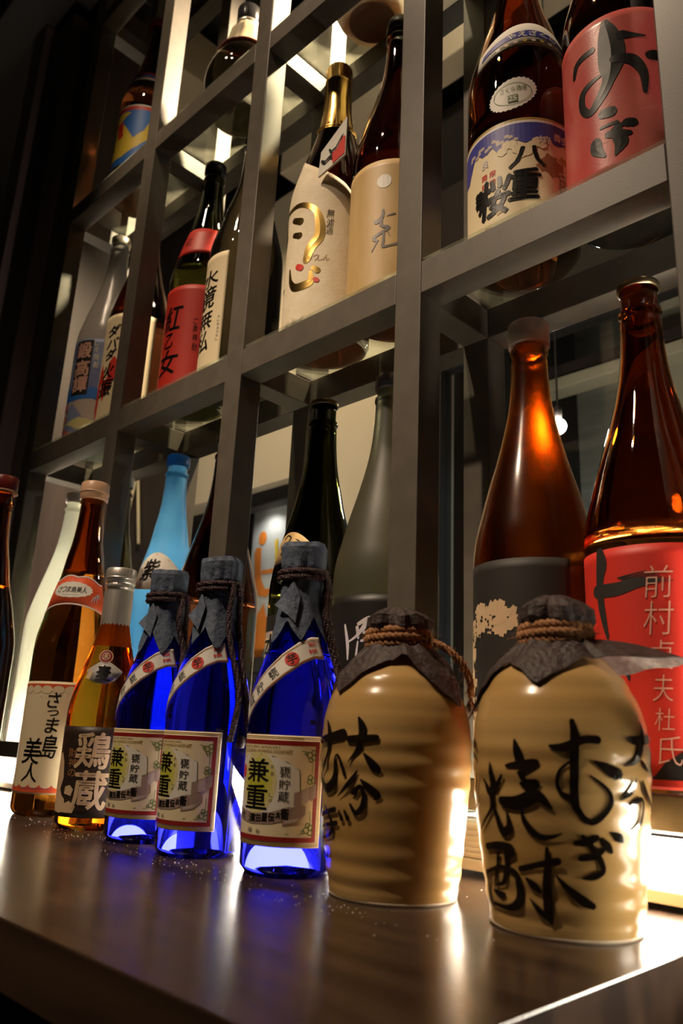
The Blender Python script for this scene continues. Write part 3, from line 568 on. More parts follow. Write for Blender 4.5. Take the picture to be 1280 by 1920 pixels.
# ------------------------------------------------------------------ front row: stoneware crocks
def PCRf():
    base = smoothP([(0, .0455), (.02, .0488), (.045, .0518), (.07, .0545), (.095, .0562), (.115, .0555), (.13, .0525), (.145, .046), (.155, .039), (.165, .0285), (.172, .0205), (.178, .0185), (.19, .019)], 2)
    out = []
    n = 110
    for i in range(n + 1):
        z = .19 * i / n; r = rad(base, z); amp = .00028 + .00018 * sin(z * 90) if .008 < z < .16 else .0
        out.append((z, r + amp * sin(z * 2 * pi / .0148 + 1.0)))
    return out
PCR = PCRf()
def paper_cap(t, zr, rn, corners, dome, seed, lining=None, drop=.035):
    """crumpled square of paper tied over the mouth: dome above the rope, skirt with four pointed corners below"""
    rg = random.Random(seed); NA = 72; ph = [rg.uniform(0, 6.28) for _ in range(8)]
    def crum(a, s): return .0016 * sin(5 * a + ph[0] + s * 60) + .0012 * sin(9 * a + ph[1] - s * 90) + .0008 * sin(17 * a + ph[2] + s * 140)
    V = []; F = []
    rows = [(.0, dome + .001, 0), (.45, dome, .3), (.85, dome - .004, .8), (1.12, dome * .68, 1), (1.16, dome * .40, 1), (1.04, .004, .6), (.92, 0, .3), (.93, -.003, .3)]
    for q, dz, c in rows:
        for k in range(NA):
            a = 2 * pi * k / NA; r = rn * q + crum(a, dz) * c; V.append((r * cos(a), r * sin(a), zr + dz + .5 * crum(a + 1, dz) * c))
    NS = 14
    def corner(a):
        best = 0, 0
        wsum = .022; drp = drop
        for ca, ln, dr in corners:
            d = abs((a - radians(ca) + pi) % (2 * pi) - pi); wg = max(0, 1 - d / (pi / 4)) 
            sharp = wg ** 1.05
            if sharp > best[0]: best = (sharp, ln, dr)
        if best[0] > 0: return .017 + (best[1] - .017) * best[0], drop * .55 + (best[2] - drop * .55) * best[0]
        return .017, drop * .55
    for j in range(1, NS + 1):
        s = j / NS
        for k in range(NA):
            a = 2 * pi * k / NA; ln, dr = corner(a); r = rn * .93 + ln * s
            z = -.003 - dr * (s ** 1.25) + .0035 * sin(4 * a + ph[3] + s * 2) * s
            fold = .0018 * sin(12 * a + ph[4]) * s * (1 - .3 * s) + crum(a, s * .02) * .8
            rmin = None
            zz = zr + z + fold
            # stay outside the shoulder
            for zc, rc in PCR:
                if rc + .002 >= r and zc < .19: pass
            zs = max([zc for zc, rc in PCR if rc >= r - .001] or [-1])
            if zs > 0 and zz < zs + .0035: zz = zs + .0035 + .001 * sin(7 * a + ph[5])
            V.append((r * cos(a), r * sin(a), zz))
    R_ = len(rows) + NS
    for j in range(R_ - 1):
        for k in range(NA):
            k2 = (k + 1) % NA; F.append((j * NA + k, (j + 1) * NA + k, (j + 1) * NA + k2, j * NA + k2))
    o = mesh_obj('paper_cover', V, F, [M['brownpaper'], M['paleunder']], t, False)
    sm = o.modifiers.new('thickness', 'SOLIDIFY'); sm.thickness = .0007; sm.offset = 1; sm.material_offset = 1; sm.material_offset_rim = 0
    return o
def hemp_ring(t, zr, rn, seed, coils=2):
    rg = random.Random(seed); g = ([], [])
    for c in range(coils):
        path = [((rn + .0012 * (c % 2)) * cos(2 * pi * k / 60), (rn + .0012 * (c % 2)) * sin(2 * pi * k / 60), zr + (c - (coils - 1) / 2) * .0046 + .0008 * sin(2 * pi * k / 60 + c)) for k in range(60)]
        g = join2(g, twist_geo(path, .0017, .0019, 80, 3, 6, True))
    o = mesh_obj('rope', g[0], g[1], M['rope'], t, True)
    f = ([], [])
    for i in range(46):
        a = rg.uniform(0, 2 * pi); r = rn + .003; p = Vector((r * cos(a), r * sin(a), zr + rg.uniform(-.004, .004)))
        d = Vector((cos(a) * .5 + rg.uniform(-.6, .6), sin(a) * .5 + rg.uniform(-.6, .6), rg.uniform(-.3, .5))).normalized() * rg.uniform(.003, .009)
        f = join2(f, tube_geo([p, p + d * .5 + Vector((0, 0, .0008)), p + d], .00014, 3))
    fo = mesh_obj('frayed_fibres', f[0], f[1], M['rope'], o); fo['kind'] = 'stuff'
    return o
def crock(name, label, x, y, strokes, zr, rn, corners, dome, seed, drop):
    t = thing(name, label, 'jug', (x, y, 0), 0, 'stoneware crocks on the counter')
    pr = [(0, .003), (.040, .003), (.0405, 0), (.0445, 0), (.0455, .001)] + [(r, z) for z, r in PCR[1:]] + [(.019, .1905), (0, .1905)]
    ph = random.Random(seed).uniform(0, 6)
    lathe('body', pr, M['glaze'], t, 96, wob=lambda a, z: .0003 * sin(2 * a + ph) * min(1, z * 20) + .0002 * sin(3 * a + z * 60))
    lathe('foot_ring', [(.0400, .0003), (.0405, -.0), (.0450, -.0), (.0458, .0010), (.0459, .0020), (.0450, .0026)], M['rawclay'], t, 96)
    p = Print(PCR, t, 'brush_lettering', .0011, .002)
    for s in strokes: p.stroke([(a_, v_, w_ * 1.10) for a_, v_, w_ in s], M['glossink'])
    p.done()
    c = paper_cap(t, zr, rn, corners, dome, seed, drop=drop)
    hemp_ring(t, zr, rn + .0015, seed + 1, 3)
    return t
ck = crock('stoneware_crock', 'tan stoneware crock before the red-label bottle, large black brush script across its whole front', -.2711, .4826, D['crock2'], .179, .0205,
      [(-76, .030, .040), (24, .064, .014), (-150, .040, .050), (115, .045, .035)], .026, 5, .030)
ck1 = crock('stoneware_crock', 'tan stoneware crock beside the cobalt bottles, script only near its left edge', -.3976, .4662, D['crock1'], .181, .0215,
      [(-106, .032, .046), (2, .037, .044), (-168, .038, .044), (95, .04, .04)], .024, 11, .030)
# knotted rope tail of the left crock
path = resample([(.022, .004, .181), (.034, .012, .176), (.043, .022, .165), (.046, .030, .152), (.044, .034, .140)], .002)
g = twist_geo(path, .0014, .0017, 90, 3, 6); mesh_obj('rope_tail', g[0], g[1], M['rope'], ck1, True)
rg = random.Random(3); f = ([], [])
for i in range(150):
    p = path[rg.randrange(len(path))]; d = Vector((rg.uniform(-1, 1), rg.uniform(-1, 1), rg.uniform(-.8, .8))).normalized() * rg.uniform(.003, .010)
    f = join2(f, tube_geo([p, p + d * .5, p + d + Vector((0, 0, -.002))], .00016, 3))
for i in range(60):
    p = path[-1]; d = Vector((rg.uniform(-.4, .4), rg.uniform(-.4, .4), -1)).normalized() * rg.uniform(.006, .018)
    f = join2(f, tube_geo([p, p + d * .6, p + d], .0002, 3))
o = mesh_obj('frayed_fibres', f[0], f[1], M['rope'], ck1); o['kind'] = 'stuff'

# ------------------------------------------------------------------ front row: three cobalt bottles
TB = T['blue']
def blue_bottle(label, x, y, rot, seed, cord_az, cord_len, tip):
    t = thing('cobalt_bottle', label, 'bottle', (x, y, 0), radians(rot), 'cobalt blue bottles on the counter')
    glass_body(t, PBL, M['blue'], .172, lip=False)
    lab = band(t, PBL, -78, 86, .0225, .106, M['cream'], 'label', .0003)
    p = Print(PBL, lab, 'label_print', .0004, 0)
    def frame(i, w_, m):   # rectangles set in from the label's edge
        a0, a1, z0, z1 = -78 + i * 1.45, 86 - i * 1.45, .0225 + i * .001, .106 - i * .001; e = w_ / radians(1) / .0392
        p.rect(a0, z1 - w_, a1, z1, m); p.rect(a0, z0, a1, z0 + w_, m); p.rect(a0, z0 + w_, a0 + e, z1 - w_, m); p.rect(a1 - e, z0 + w_, a1, z1 - w_, m)
    frame(1.0, .0007, M['goldink']); frame(2.3, .0006, M['goldink']); frame(4.0, .0036, M['darkred'])
    # arched panel
    arch = [(-50, .046), (-50, .078), (-40, .0835), (-25, .088), (-8, .0905), (8, .0907), (25, .0895), (42, .0855), (57, .0795), (59, .0605), (57, .052), (40, .047), (0, .043)]
    p.poly(arch, M['white'], .00005)
    for q, m in ((1.0, 'lime1'), (.8, 'lime2'), (.55, 'lime3')): p.ell(4, .0695, 27 * q, .0235 * q, M[m], .0001 + .00005 * (1 - q))
    p.line([(d, v) for d, v in arch[:11]], .0006, M['darkgreen'], .00015)
    for c, a, b, e, g_ in TB:
        big = c in '兼重'; small = c in 'かねしげ謹製'
        p.glyph(c, a, b, e, g_, M['ink'] if not small else M['greyink'], .0003, .016 if big else .002)
    p.ell(-27, .077, 6.5, .0055, M['redink'], .0002)
    p.text('HONKAKU IMO SHOCHU', -38, .0958, 32, .0976, M['goldink'], .0002, .01); p.text('DENTOU SASSHU HAMADAYADENBE', -42, .0922, 47, .0948, M['goldink'], .0002, .01)
    # scroll ribbon
    rb = [(-60, .046), (-30, .0405), (0, .0382), (25, .0392), (48, .043), (50, .052), (47, .0525), (25, .0478), (0, .0462), (-30, .049), (-60, .054)]
    p.poly(rb, M['ribbon'], .0002)
    p.poly([(40, .0385), (57, .041), (66, .047), (66, .053), (59, .0545), (50, .052), (49, .044), (40, .0425)], M['ribbon'], .00025)
    p.poly([(42, .0395), (55, .0415), (61, .0445), (50, .0435), (43, .0425)], M['ribbonlt'], .0003)
    for k in range(3):
        a0 = 52 + k * 8.5; z0 = .0535 + k * .0025
        p.poly([(a0, z0), (a0 + 4, z0 - .0015), (a0 + 9, z0 + .0015), (a0 + 9, z0 + .0115), (a0 + 4, z0 + .0095), (a0, z0 + .009)], M['ribbonlt'] if k % 2 else M['ribbon'], .0003 + k * .00003)
        p.line([(a0, z0 + .009), (a0 + 4, z0 + .0098), (a0 + 9, z0 + .0115)], .0003, M['greyink'], .00042)
    for c, a, b, e, g_ in T['blue_ribbon']: p.glyph(c, a, b, e, g_, M['ink'], .0004, .03)
    p.glyph('大', -24, .041, -15, .047, M['ink'], .0004, .03); p.glyph('黒', -36, .0425, -27, .0485, M['ink'], .0004, .03)
    # knot-work corners
    gk = M['greenink']
    for s_, zc in ((1, .0915), (-1, .0355)):
        p.line([(44, zc + .003 * s_), (62, zc + .003 * s_)], .0005, gk, .0002)
        for dx, dz, r_ in ((0, 0, .0022), (4.6, .002, .0019), (4.8, -.0018, .0019), (1.5, -.0035 * s_, .0017), (-4, .0012 * s_, .0012)):
            p.ring(68 + dx, zc + dz, r_, .0009, gk, .0002, 16)
        p.line([(72, zc - .004 * s_), (72, zc - .014 * s_)], .0006, gk, .0002)
    for dx, dz in ((70, .0745), (73.5, .0725), (69.5, .0715)): p.ring(dx, dz, .0019, .0009, gk, .0002, 16)
    p.line([(73, .070), (73.5, .063), (71, .058)], .0007, gk, .0002)
    p.done()
    # slanting shoulder strip with the red sun
    topl = [(88, .1875), (70, .1868), (47, .1818), (20.5, .1718), (-2, .1590), (-20, .145), (-38, .130)]; bot = [(95, .1690), (74, .1685), (54, .1632), (31, .1530), (8, .1405), (-10, .1275), (-28, .1135)]
    V = []; F = []; NN = 36; MM = 6
    def lp(L, s):
        s *= len(L) - 1; i = min(int(s), len(L) - 2); q = s - i; return L[i][0] + (L[i + 1][0] - L[i][0]) * q, L[i][1] + (L[i + 1][1] - L[i][1]) * q
    def at(s, q): a = lp(topl, s); b = lp(bot, s); return a[0] + (b[0] - a[0]) * q, a[1] + (b[1] - a[1]) * q
    for i in range(NN + 1):
        for j in range(MM + 1):
            d, v = at(i / NN, j / MM); V.append(wrap(PBL, d, v, .0005))
    for i in range(NN):
        for j in range(MM): A = i * (MM + 1) + j; F.append((A, A + MM + 1, A + MM + 2, A + 1))
    so = mesh_obj('neck_label', V, F, M['white'], t, True); md = so.modifiers.new('thickness', 'SOLIDIFY'); md.thickness = .0002
    p = Print(PBL, so, 'label_print', .0008, .003)
    for q in (.07, .93):
        for e, m_ in ((0, 'darkred'), (.045 if q < .5 else -.045, 'goldink')): p.line([at(i / 30 * .96 + .02, q + e) for i in range(31)], .0005, M[m_])
    p.line([at(.02, q) for q in (.07, .5, .93)], .0006, M['darkred'])
    d, v = at(.42, .5); p.ell(d, v, 11.5, .0058, M['redink'], .0001)
    p.glyph('芋', d - 8, v - .0042, d + 8, v + .0042, M['ink'], .0002, .02, rot=.45)
    for c, s_, q in (('本', .13, .3), ('格', .19, .3), ('焼', .13, .62), ('酎', .19, .62)):
        d, v = at(s_, q); p.glyph(c, d - 4.2, v - .0018, d + 4.2, v + .0018, M['redink'], .0001, .02, rot=.3)
    for c, s_ in (('甕', .60), ('貯', .75), ('蔵', .88)):
        d, v = at(s_, .5); p.glyph(c, d - 7, v - .0045, d + 7, v + .0045, M['ink'], .0001, 0, rot=.75)
    p.done()
    # folded paper over the neck: faceted top block and zigzag skirt
    rg = random.Random(seed); NA = 64; V = []; F = []; ph = [rg.uniform(0, 6.28) for _ in range(6)]
    zc = .243
    rowsP = [(0, .2735), (.014, .2732), (.0180, .2722), (.0196, .268), (.0192, .258), (.0188, .250), (.0174, zc + .002), (.0172, zc - .003), (.0182, zc - .008)]
    def facet(a, amt): 
        n = 6; q = ((a / (2 * pi) * n + ph[0]) % 1) - .5; return amt * (q * q * 4 - .3)
    for r, z in rowsP:
        for k in range(NA):
            a = 2 * pi * k / NA; rr_ = max(0, r + (facet(a, .0016) + .0005 * sin(11 * a + ph[1] + z * 700) if r > .01 else 0)); V.append((rr_ * cos(a), rr_ * sin(a), z + (.0010 * sin(2 * a + ph[2]) if r > .01 else 0)))
    NS = 12
    for j in range(1, NS + 1):
        for k in range(NA):
            a = 2 * pi * k / NA; az = (math.degrees(a) + 90) % 360
            zz = max(0, cos((a - radians(tip)) * 4 / 2)) ; saw = abs(((math.degrees(a) - tip) / 60) % 1 - .5) * 2
            zb = .208 - .022 * saw ** .9 - .006 * abs(sin(a * 1.5 + ph[3])); z = (zc - .008) + (zb - zc + .008) * j / NS
            r = rad(PBL, z) + .0012 + .0006 * sin(9 * a + ph[4]) + .0018 * (j / NS) * max(0, sin(3 * a + ph[5]))
            V.append((r * cos(a), r * sin(a), z))
    for j in range(len(rowsP) + NS - 1):
        for k in range(NA): k2 = (k + 1) % NA; F.append((j * NA + k, (j + 1) * NA + k, (j + 1) * NA + k2, j * NA + k2))
    pc = mesh_obj('paper_cover', V, F, M['bluepaper'], t); md = pc.modifiers.new('thickness', 'SOLIDIFY'); md.thickness = .0005; md.offset = 1
    fl = []; a0 = radians(cord_az - 95)      # a loose folded flap standing off the skirt
    FV = []
    for q, z, dr in ((-.42, .225, .001), (-.05, .237, .0015), (.30, .222, .002), (-.62, .214, .0075), (-.1, .205, .0035), (.2, .198, .003)):
        r = rad(PBL, z) + .0018 + dr; FV.append((r * cos(a0 + q), r * sin(a0 + q), z))
    fo = mesh_obj('paper_flap', FV, [(0, 1, 4, 3), (1, 2, 5, 4)], M['bluepaper'], t); md = fo.modifiers.new('thickness', 'SOLIDIFY'); md.thickness = .0005
    # braided cord: two turns round the neck, two hanging strands, a knot
    g = ([], [])
    for c in range(2):
        path = [((.0205) * cos(2 * pi * k / 56), (.0205) * sin(2 * pi * k / 56), zc + (c - .5) * .0052 + .001 * sin(2 * pi * k / 56)) for k in range(56)]
        g = join2(g, twist_geo(path, .0015, .0019, 130, 4, 6, True))
    cd = mesh_obj('cord', g[0], g[1], M['cord'], t, True)
    for s_ in (-1, 1):
        az = radians(cord_az + s_ * 11); pts = [((.0205) * cos(az), (.0205) * sin(az), zc + .002), (.0238 * cos(az), .0238 * sin(az), zc - .006)]
        for k in range(1, 9):
            z = zc - .006 - (cord_len) * k / 8; a = az + s_ * .10 * sin(k * .9); r = max(rad(PBL, z) + .0042, .0235 if k < 3 else 0)
            pts.append((r * cos(a * (1 - .0 * k)), r * sin(a), z))
        g = twist_geo(resample(pts, .0022), .0015, .0019, 130, 4, 6); mesh_obj('cord_strand', g[0], g[1], M['cord'], t, True)
    z = zc - .006 - cord_len; r = rad(PBL, z) + .0052; az = radians(cord_az)
    kv, kf = lathe(None, [(0, -.006), (.0030, -.0055), (.0042, -.002), (.0040, .002), (.0026, .0050), (0, .0055)], None, seg=14)
    ko = mesh_obj('cord_knot', [(x + r * cos(az), y_ + r * sin(az), z_ + z) for x, y_, z_ in kv], kf, M['cord'], t, True)
    return t
blue_bottle('cobalt blue bottle touching the left stoneware crock, largest and nearest of the blue trio', -.5096, .4642, 0, 2, 32, .10, -100)
blue_bottle('cobalt blue bottle in the middle of the trio, long cord down its right side', -.6257, .459, -12, 9, 20, .138, -80)
blue_bottle('cobalt blue bottle beside the black-label amber bottle, farthest of the blue trio', -.7264, .4649, -4, 17, 24, .072, -90)

# ------------------------------------------------------------------ front row: amber bottles
t = thing('amber_bottle', 'amber bottle with silver foil neck and black label beside the farthest cobalt bottle', 'bottle', (-.8408, .470, 0), 0, 'amber bottles on the counter')
glass_body(t, P72, M['amber'], .205, lip=False)
cp = lathe('foil_capsule', [(.0205, .196), (.0190, .203), (.0178, .212), (.0170, .222), (.0166, .262), (.0160, .265), (.0168, .2655), (.0170, .270), (.0160, .2715)], M['silver'], t, 64, wob=lambda a, z: .00025 * sin(22 * a + z * 90))
cc = cap_disc(t, .0175, .2715, .290, M['silver'], 'screw_cap', 40)
lathe('cap_groove', [(.0177, .2765), (.0182, .2772), (.0182, .2782), (.0177, .279)], M['silver'], cc, 48)
lab = band(t, P72, -88, 92, .0125, .1062, M['brownlab'], 'label')
p = Print(P72, lab, 'label_print', .0005, 0)
for c, a, b, e, g_ in T['chicken'][:2]: p.glyph(c, a, b, e, g_, M['tanink'], .0002, .022, shear=.05)
for c, a, b, e, g_ in T['chicken'][2:5]: p.glyph(c, a, b, e, g_, M['brownink'], .0001, .02)
p.poly([(-30, .058), (-20, .075), (-8, .078), (0, .068), (4, .052), (-2, .040), (4, .034), (12, .030), (14, .020), (4, .016), (-14, .017), (-30, .03)], M['tanink'])
p.poly([(10, .036), (24, .034), (27, .041), (20, .045), (11, .043)], M['tanink']); p.poly([(8, .017), (30, .017), (34, .024), (22, .029), (12, .026)], M['tanink'])
p.done()
nb = band(t, P72, 10, 88, .157, .1795, M['silverpaper'], 'neck_label', .0004, edge=lambda d: -.004 * (1 - ((d - 49) / 39) ** 2) + .010 * abs((d - 49) / 39) ** 3, top=lambda d: -.012 * abs((d - 49) / 39) ** 1.3)
p = Print(P72, nb, 'label_print', .0007, .003)
p.ell(49, .1835, 17, .0075, M['tanink'], 0); p.ell(49, .1835, 15, .0066, M['darkred'], .0001); p.ring(49, .1835, .0040, .0008, M['tanink'], .0003); p.glyph('ゑ', 43, .1808, 55, .1862, M['tanink'], .0003, .03)
p.glyph('麦', 36, .1555, 64, .173, M['ink'], .0002, .03); p.text('本格焼酎', 66, .160, 82, .166, M['ink'], .0002, 0)
p.poly([(14, .1585), (24, .157), (28, .165), (18, .170)], M['tanink'], .0001)
p.done()

PS = P18(.049, .96)
t = thing('amber_bottle', 'tall amber bottle behind the silver-necked one, red-bordered cream label', 'bottle', (-.985, .494, 0), 0, 'amber bottles on the counter')
glass_body(t, PS, M['deepamber'], .302)
cap_disc(t, .0192, .409, .434, M['cork'], 'cap', 0, .001); lathe('cap_seam', [(.0193, .4185), (.0200, .419), (.0200, .4205), (.0193, .421)], M['cork'], t, 48)
lab = band(t, PS, -75, 80, .0255, .1585, M['cream'], 'label')
p = Print(PS, lab, 'label_print', .0005, 0)
p.rect(-75, .0275, 80, .0385, M['orangeink']); p.rect(-75, .1475, 80, .1555, M['orangeink'])
for k in range(9):
    d = -68 + k * 17; p.ell(d, .0375, 8.6, .0050, M['cream'], .0001, 20); p.ell(d, .1485, 8.6, .0050, M['cream'], .0001, 20)
for c, a, b, e, g_ in T['satsuma']: p.glyph(c, a, b, e, g_, M['ink'], .0002, .008, shear=.12)
p.text('SATSUMA SHOCHU 900', 10, .031, 60, .0325, M['navy'], .0002, 0); p.line([(24, .1455), (40, .1385), (24, .1395)], .0004, M['goldink'], .0001)
p.done()
nb = band(t, PS, -26, 118, .2570, .2600, M['orangeink'], 'neck_label', .0004, edge=lambda d: -.0125 * abs((d - 46) / 72) ** 2, top=lambda d: .036 - .010 * abs((d - 46) / 72) ** 2 + .003 * abs(sin(d * .06)))
p = Print(PS, nb, 'label_print', .0007, .004)
for e0, m_ in ((.0012, 'whiteink'),):
    p.line([(d, .2570 - .0125 * abs((d - 46) / 72) ** 2 + e0) for d in range(-25, 119, 4)], .0016, M[m_])
    p.line([(d, .296 - .010 * abs((d - 46) / 72) ** 2 + .003 * abs(sin(d * .06)) - e0) for d in range(-25, 119, 4)], .0016, M[m_])
p.ell(42, .2775, 44, .0105, M['white'], .0001, 36, .06)
for k, c in enumerate('さつま島美人'): p.glyph(c, 10 + k * 11, .2735, 20 + k * 11, .2815, M['ink'], .0002, .02, shear=.1)
p.text('SHOCHU', 24, .2695, 58, .2710, M['greyink'], .0002, 0)
for k in range(5): p.stroke([(84 + k * 3, .262, .2), (92 + k * 2, .270 + k * .001, .5), (98 + k * 2, .268, .2)], M['navy'] if k % 2 else M['whiteink'], .0002)
p.done()

PF = P18(.049, .96)
t = thing('amber_bottle', 'dark orange bottle with red cap, cut off by the left picture edge', 'bottle', (-1.115, .418, 0), 0, 'amber bottles on the counter')
glass_body(t, PF, M['brown'], .285)
cap_disc(t, .0195, .425, .4495, M['redcap'], 'cap', 0, .001); lathe('cap_ring', [(.0197, .4255), (.0205, .426), (.0205, .4280), (.0197, .4285)], M['cork'], t, 48)
band(t, PF, -70, 70, .25, .275, M['pinkred'], 'neck_label', .0004); band(t, PF, -80, 80, .06, .16, M['crimson'], 'label')

# ------------------------------------------------------------------ bottles on the lowest shelf
Z0, Z1, Z2, YR = .059, .588, 1.110, .625
G0 = 'bottles on the lowest shelf'; G1 = 'bottles on the middle shelf'; G2 = 'bottles on the top shelf'
def tall(label, x, z0, P, gm, level, group, name='sake_bottle', y=YR, cap=None):
    t = thing(name, label, 'bottle', (x, y, z0), 0, group)
    if name == 'frosted_bottle': frosted_body(t, P, gm)
    else: glass_body(t, P, gm, level)
    H = P[-1][0]
    if cap == 'crown': lathe('cap', [(P[-1][1] - .0002, H - .005), (P[-1][1] + .0016, H - .004), (P[-1][1] + .0014, H + .001), (P[-1][1] - .001, H + .0025), (0, H + .0028)], M['metalcap'], t, 48)
    elif cap == 'plastic': cap_disc(t, .0205, H - .022, H + .003, M['plasticcap'], 'cap', 0, .001)
    elif cap: cap_disc(t, P[-1][1] + .0018, H - .016, H + .002, M[cap], 'cap', 0, .001)
    return t
PA = P18()
t = tall('brown bottle at the right with a bright red label and a huge black brush stroke', -.256, Z0, PA, M['brown'], .213, G0, cap='crown')
lab = band(t, PA, -80, 80, .022, .199, M['redlab'], 'label')
p = Print(PA, lab, 'label_print', .0005, 0)
for s in D['a']: p.stroke(s, M['charlab'], .0001)
for i in range(7): p.stroke([(-8 + i * 2, .1745 - i * .0012, .5), (14 + i * 3, .178 - i * .0013, .3)], M['charlab'], .0001)
for c, a, b, e, g_ in T['a']: p.glyph(c, a, b, e, g_, M['pinkink'], .0003, -.012, shear=.1)
p.poly([(10, .0300), (80, .0300), (80, .075), (50, .062), (30, .048), (18, .040)], M['blacklab'], .00015); p.rect(-80, .024, 80, .0285, M['redink'], .0002); p.rect(-80, .0285, 80, .0305, M['blacklab'], .0002)
p.done()
PB = P18(.056)
t = tall('dark amber bottle with milky plastic cap and plain black label with cream splashes', -.370, Z0, PB, M['hazyamber'], .10, G0, cap='plastic')
lab = band(t, PB, -88, 62, .03, .203, M['charlab'], 'label')
p = Print(PB, lab, 'label_print', .0005, 0); rg = random.Random(8)
for i in range(95):
    s_ = i / 94; d = -54 + s_ * 66 + rg.uniform(-3, 3); v = .128 + .030 * sin(min(1, .15 + s_ * 1.2) * pi * .62) + rg.uniform(-.016, .008)
    p.ell(d, v, rg.uniform(1.6, 5.0), rg.uniform(.0015, .0050), M['tanink'], .00005 * (i % 4), 11, .35)
for i in range(70):
    p.ell(-50 + rg.uniform(-4, 14) * (.4 + .6 * (i % 2)), .05 + rg.uniform(0, .080), rg.uniform(1.4, 4.0), rg.uniform(.002, .006), M['tanink'], .00005 * (i % 4), 9, .3)
for i in range(34): p.ell(-34 + rg.uniform(-16, 26), .145 + rg.uniform(-.016, .010), rg.uniform(.5, 1.5), rg.uniform(.0005, .0014), M['charlab'], .0004, 7, .3)
p.done()
PC = P18()
t = tall('matt olive-grey bottle standing half behind the wide middle post, white brush mark on black', -.5525, Z0, PC, M['olivefrost'], None, G0, cap='greycap')
lab = band(t, PC, -80, 80, .03, .188, M['blacklab'], 'label')
p = Print(PC, lab, 'label_print', .0005, 0)
for s in D['c']: p.stroke(s, M['whiteink'])
p.done()
PD = P18(.0535)
t = tall('near-black green bottle behind the nearest cobalt bottle, orange-gold neck label', -.6648, Z0, PD, M['green'], .20, G0, cap='crown')
lab = band(t, PD, -80, 70, .03, .178, M['ribbonlt'], 'label')
p = Print(PD, lab, 'label_print', .0005, 0)
p.rect(-80, .160, 70, .178, M['charlab'], .00005)
for k, c in enumerate('本麹仕'):
    p.glyph(c, -36, .128 - k * .034, 10, .157 - k * .034, M['cream'], .0002, .07); p.glyph(c, -35, .129 - k * .034, 9, .156 - k * .034, M['charlab'], .0003, .02)
p.rect(-80, .03, 70, .034, M['redink'], .0001)
p.done()
nb = band(t, PD, -44, 40, .238, .243, M['orangeink'], 'neck_label', .0004, top=lambda d: .033 - .018 * abs((d + 2) / 42) ** 2, edge=lambda d: .0)
nb.data.materials[0] = M['kraft']
p = Print(PD, nb, 'label_print', .0007, .004)
for s in ([(-14, .268, .5), (-6, .272, .8), (2, .268, .8), (-4, .262, .6)], [(-22, .262, .4), (-16, .256, .9), (-8, .258, .6), (-14, .250, .8), (-4, .247, .5)], [(-2, .256, .4), (6, .259, .8), (10, .252, .8), (0, .248, .5)], [(12, .266, .4), (20, .262, .8), (22, .254, .6)]): p.stroke(s, M['ink'])
p.done()
PE = P18()
tall('dark brown unlabelled bottle hidden behind the post beside the middle cobalt bottle', -.86, Z0, PE, M['darkbrown'], .21, G0, cap='crown')
PFZ = P18(.050)
t = tall('glowing frosted sky-blue bottle with white oval neck label', -.9877, Z0, PFZ, M['azure'], .218, G0, 'frosted_bottle', cap='bluecap')
nb = band(t, PFZ, -25, 92, .238, .243, M['white'], 'neck_label', .0004, top=lambda d: .052 - .030 * abs((d - 30) / 58) ** 2, edge=lambda d: .008 * abs((d - 30) / 60) ** 2)
p = Print(PFZ, nb, 'label_print', .0008, .004)
for c, a, b, e, g_ in (('紫', 4, .252, 40, .284, ), ): p.glyph(c, a, b, e, g_, M['ink'], 0, .02, shear=.2)
p.rect(52, .250, 64, .258, M['pinkred']); p.line([(-20, .262), (0, .282), (30, .2925), (60, .283), (84, .262)], .0005, M['goldink'])
p.done()
tall('slim near-black bottle with pale cap glimpsed beside the sky-blue bottle', -1.150, Z0, P18(.050), M['black'], None, G0, cap='white')
tall('frosted clear bottle shining white behind the tall amber bottle', -1.312, Z0, P18(.056), M['clearfrost'], .30, G0, 'frosted_bottle', cap='white')

# ------------------------------------------------------------------ bottles on the middle shelf
t = tall('brown bottle wrapped in a pink-red label with big black brush letters', -.256, Z1, PA, M['darkbrown'], .20, G1)
cap_disc(t, .019, .437, .455, M['redcap'], 'cap')
lab = band(t, PA, -92, 92, .0, .184, M['pinkred'], 'label', .0004)
lab.location.z = .004
p = Print(PA, lab, 'label_print', .0008, 0)
for s in D['i']: p.stroke(s, M['ink'])
rg = random.Random(2)
for i in range(16):
    d = rg.uniform(-40, 70); v = rg.uniform(.02, .17); a = rg.uniform(-1, 1); p.line([(d, v), (d + 8 * cos(a), v + .010 * sin(a)), (d + 16 * cos(a), v + .012 * sin(a))], .0003, M['pinkink'], -.0002)
p.done()
t = tall('brown bottle with blue and cream flower label, white medallion and collar label', -.3735, Z1, PA, M['brown'], .150, G1, cap='metalcap')
lab = band(t, PA, -88, 98, .004, .1345, M['cream'], 'label')
p = Print(PA, lab, 'label_print', .0005, 0)
p.rect(-88, .1315, 98, .1345, M['goldink'], .0001); p.rect(-88, .1285, 98, .1315, M['white'], .0001)
pts = [(-88, .1285), (98, .1285), (98, .0985)]
for k in range(14):
    d = 92 - k * 13; pts += [(d, .104 + .004 * (k % 2) - (.016 if k > 9 else 0)), (d - 6, .098 + .006 * (k % 3) - (.014 if k > 9 else 0))]
pts.append((-88, .08)); p.poly(pts, M['navy'], .0001)
for k in range(9): p.ell(12 + 5 * k, .098 + .007 * sin(k * 1.1), 5, .005, M['cream'], .00015, 12, .15)
for k in range(16): p.ell(-30 + (k * 37 % 60), .112 + .003 * sin(k * 3), 2.2, .0018, M['ribbonlt'], .0002, 10, .4)
for c, a, b, e, g_ in T['j'][:3]: p.glyph(c, a, b, e, g_, M['ink'], .0003, .03, shear=.1)
p.glyph('粗', -22, .044, -12, .064, M['ink'], .0003, .05)
for c, a, b, e, g_ in T['j'][3:5]: p.glyph(c, a, b - .001, e, g_ - .006, M['white'], .0003, .03)
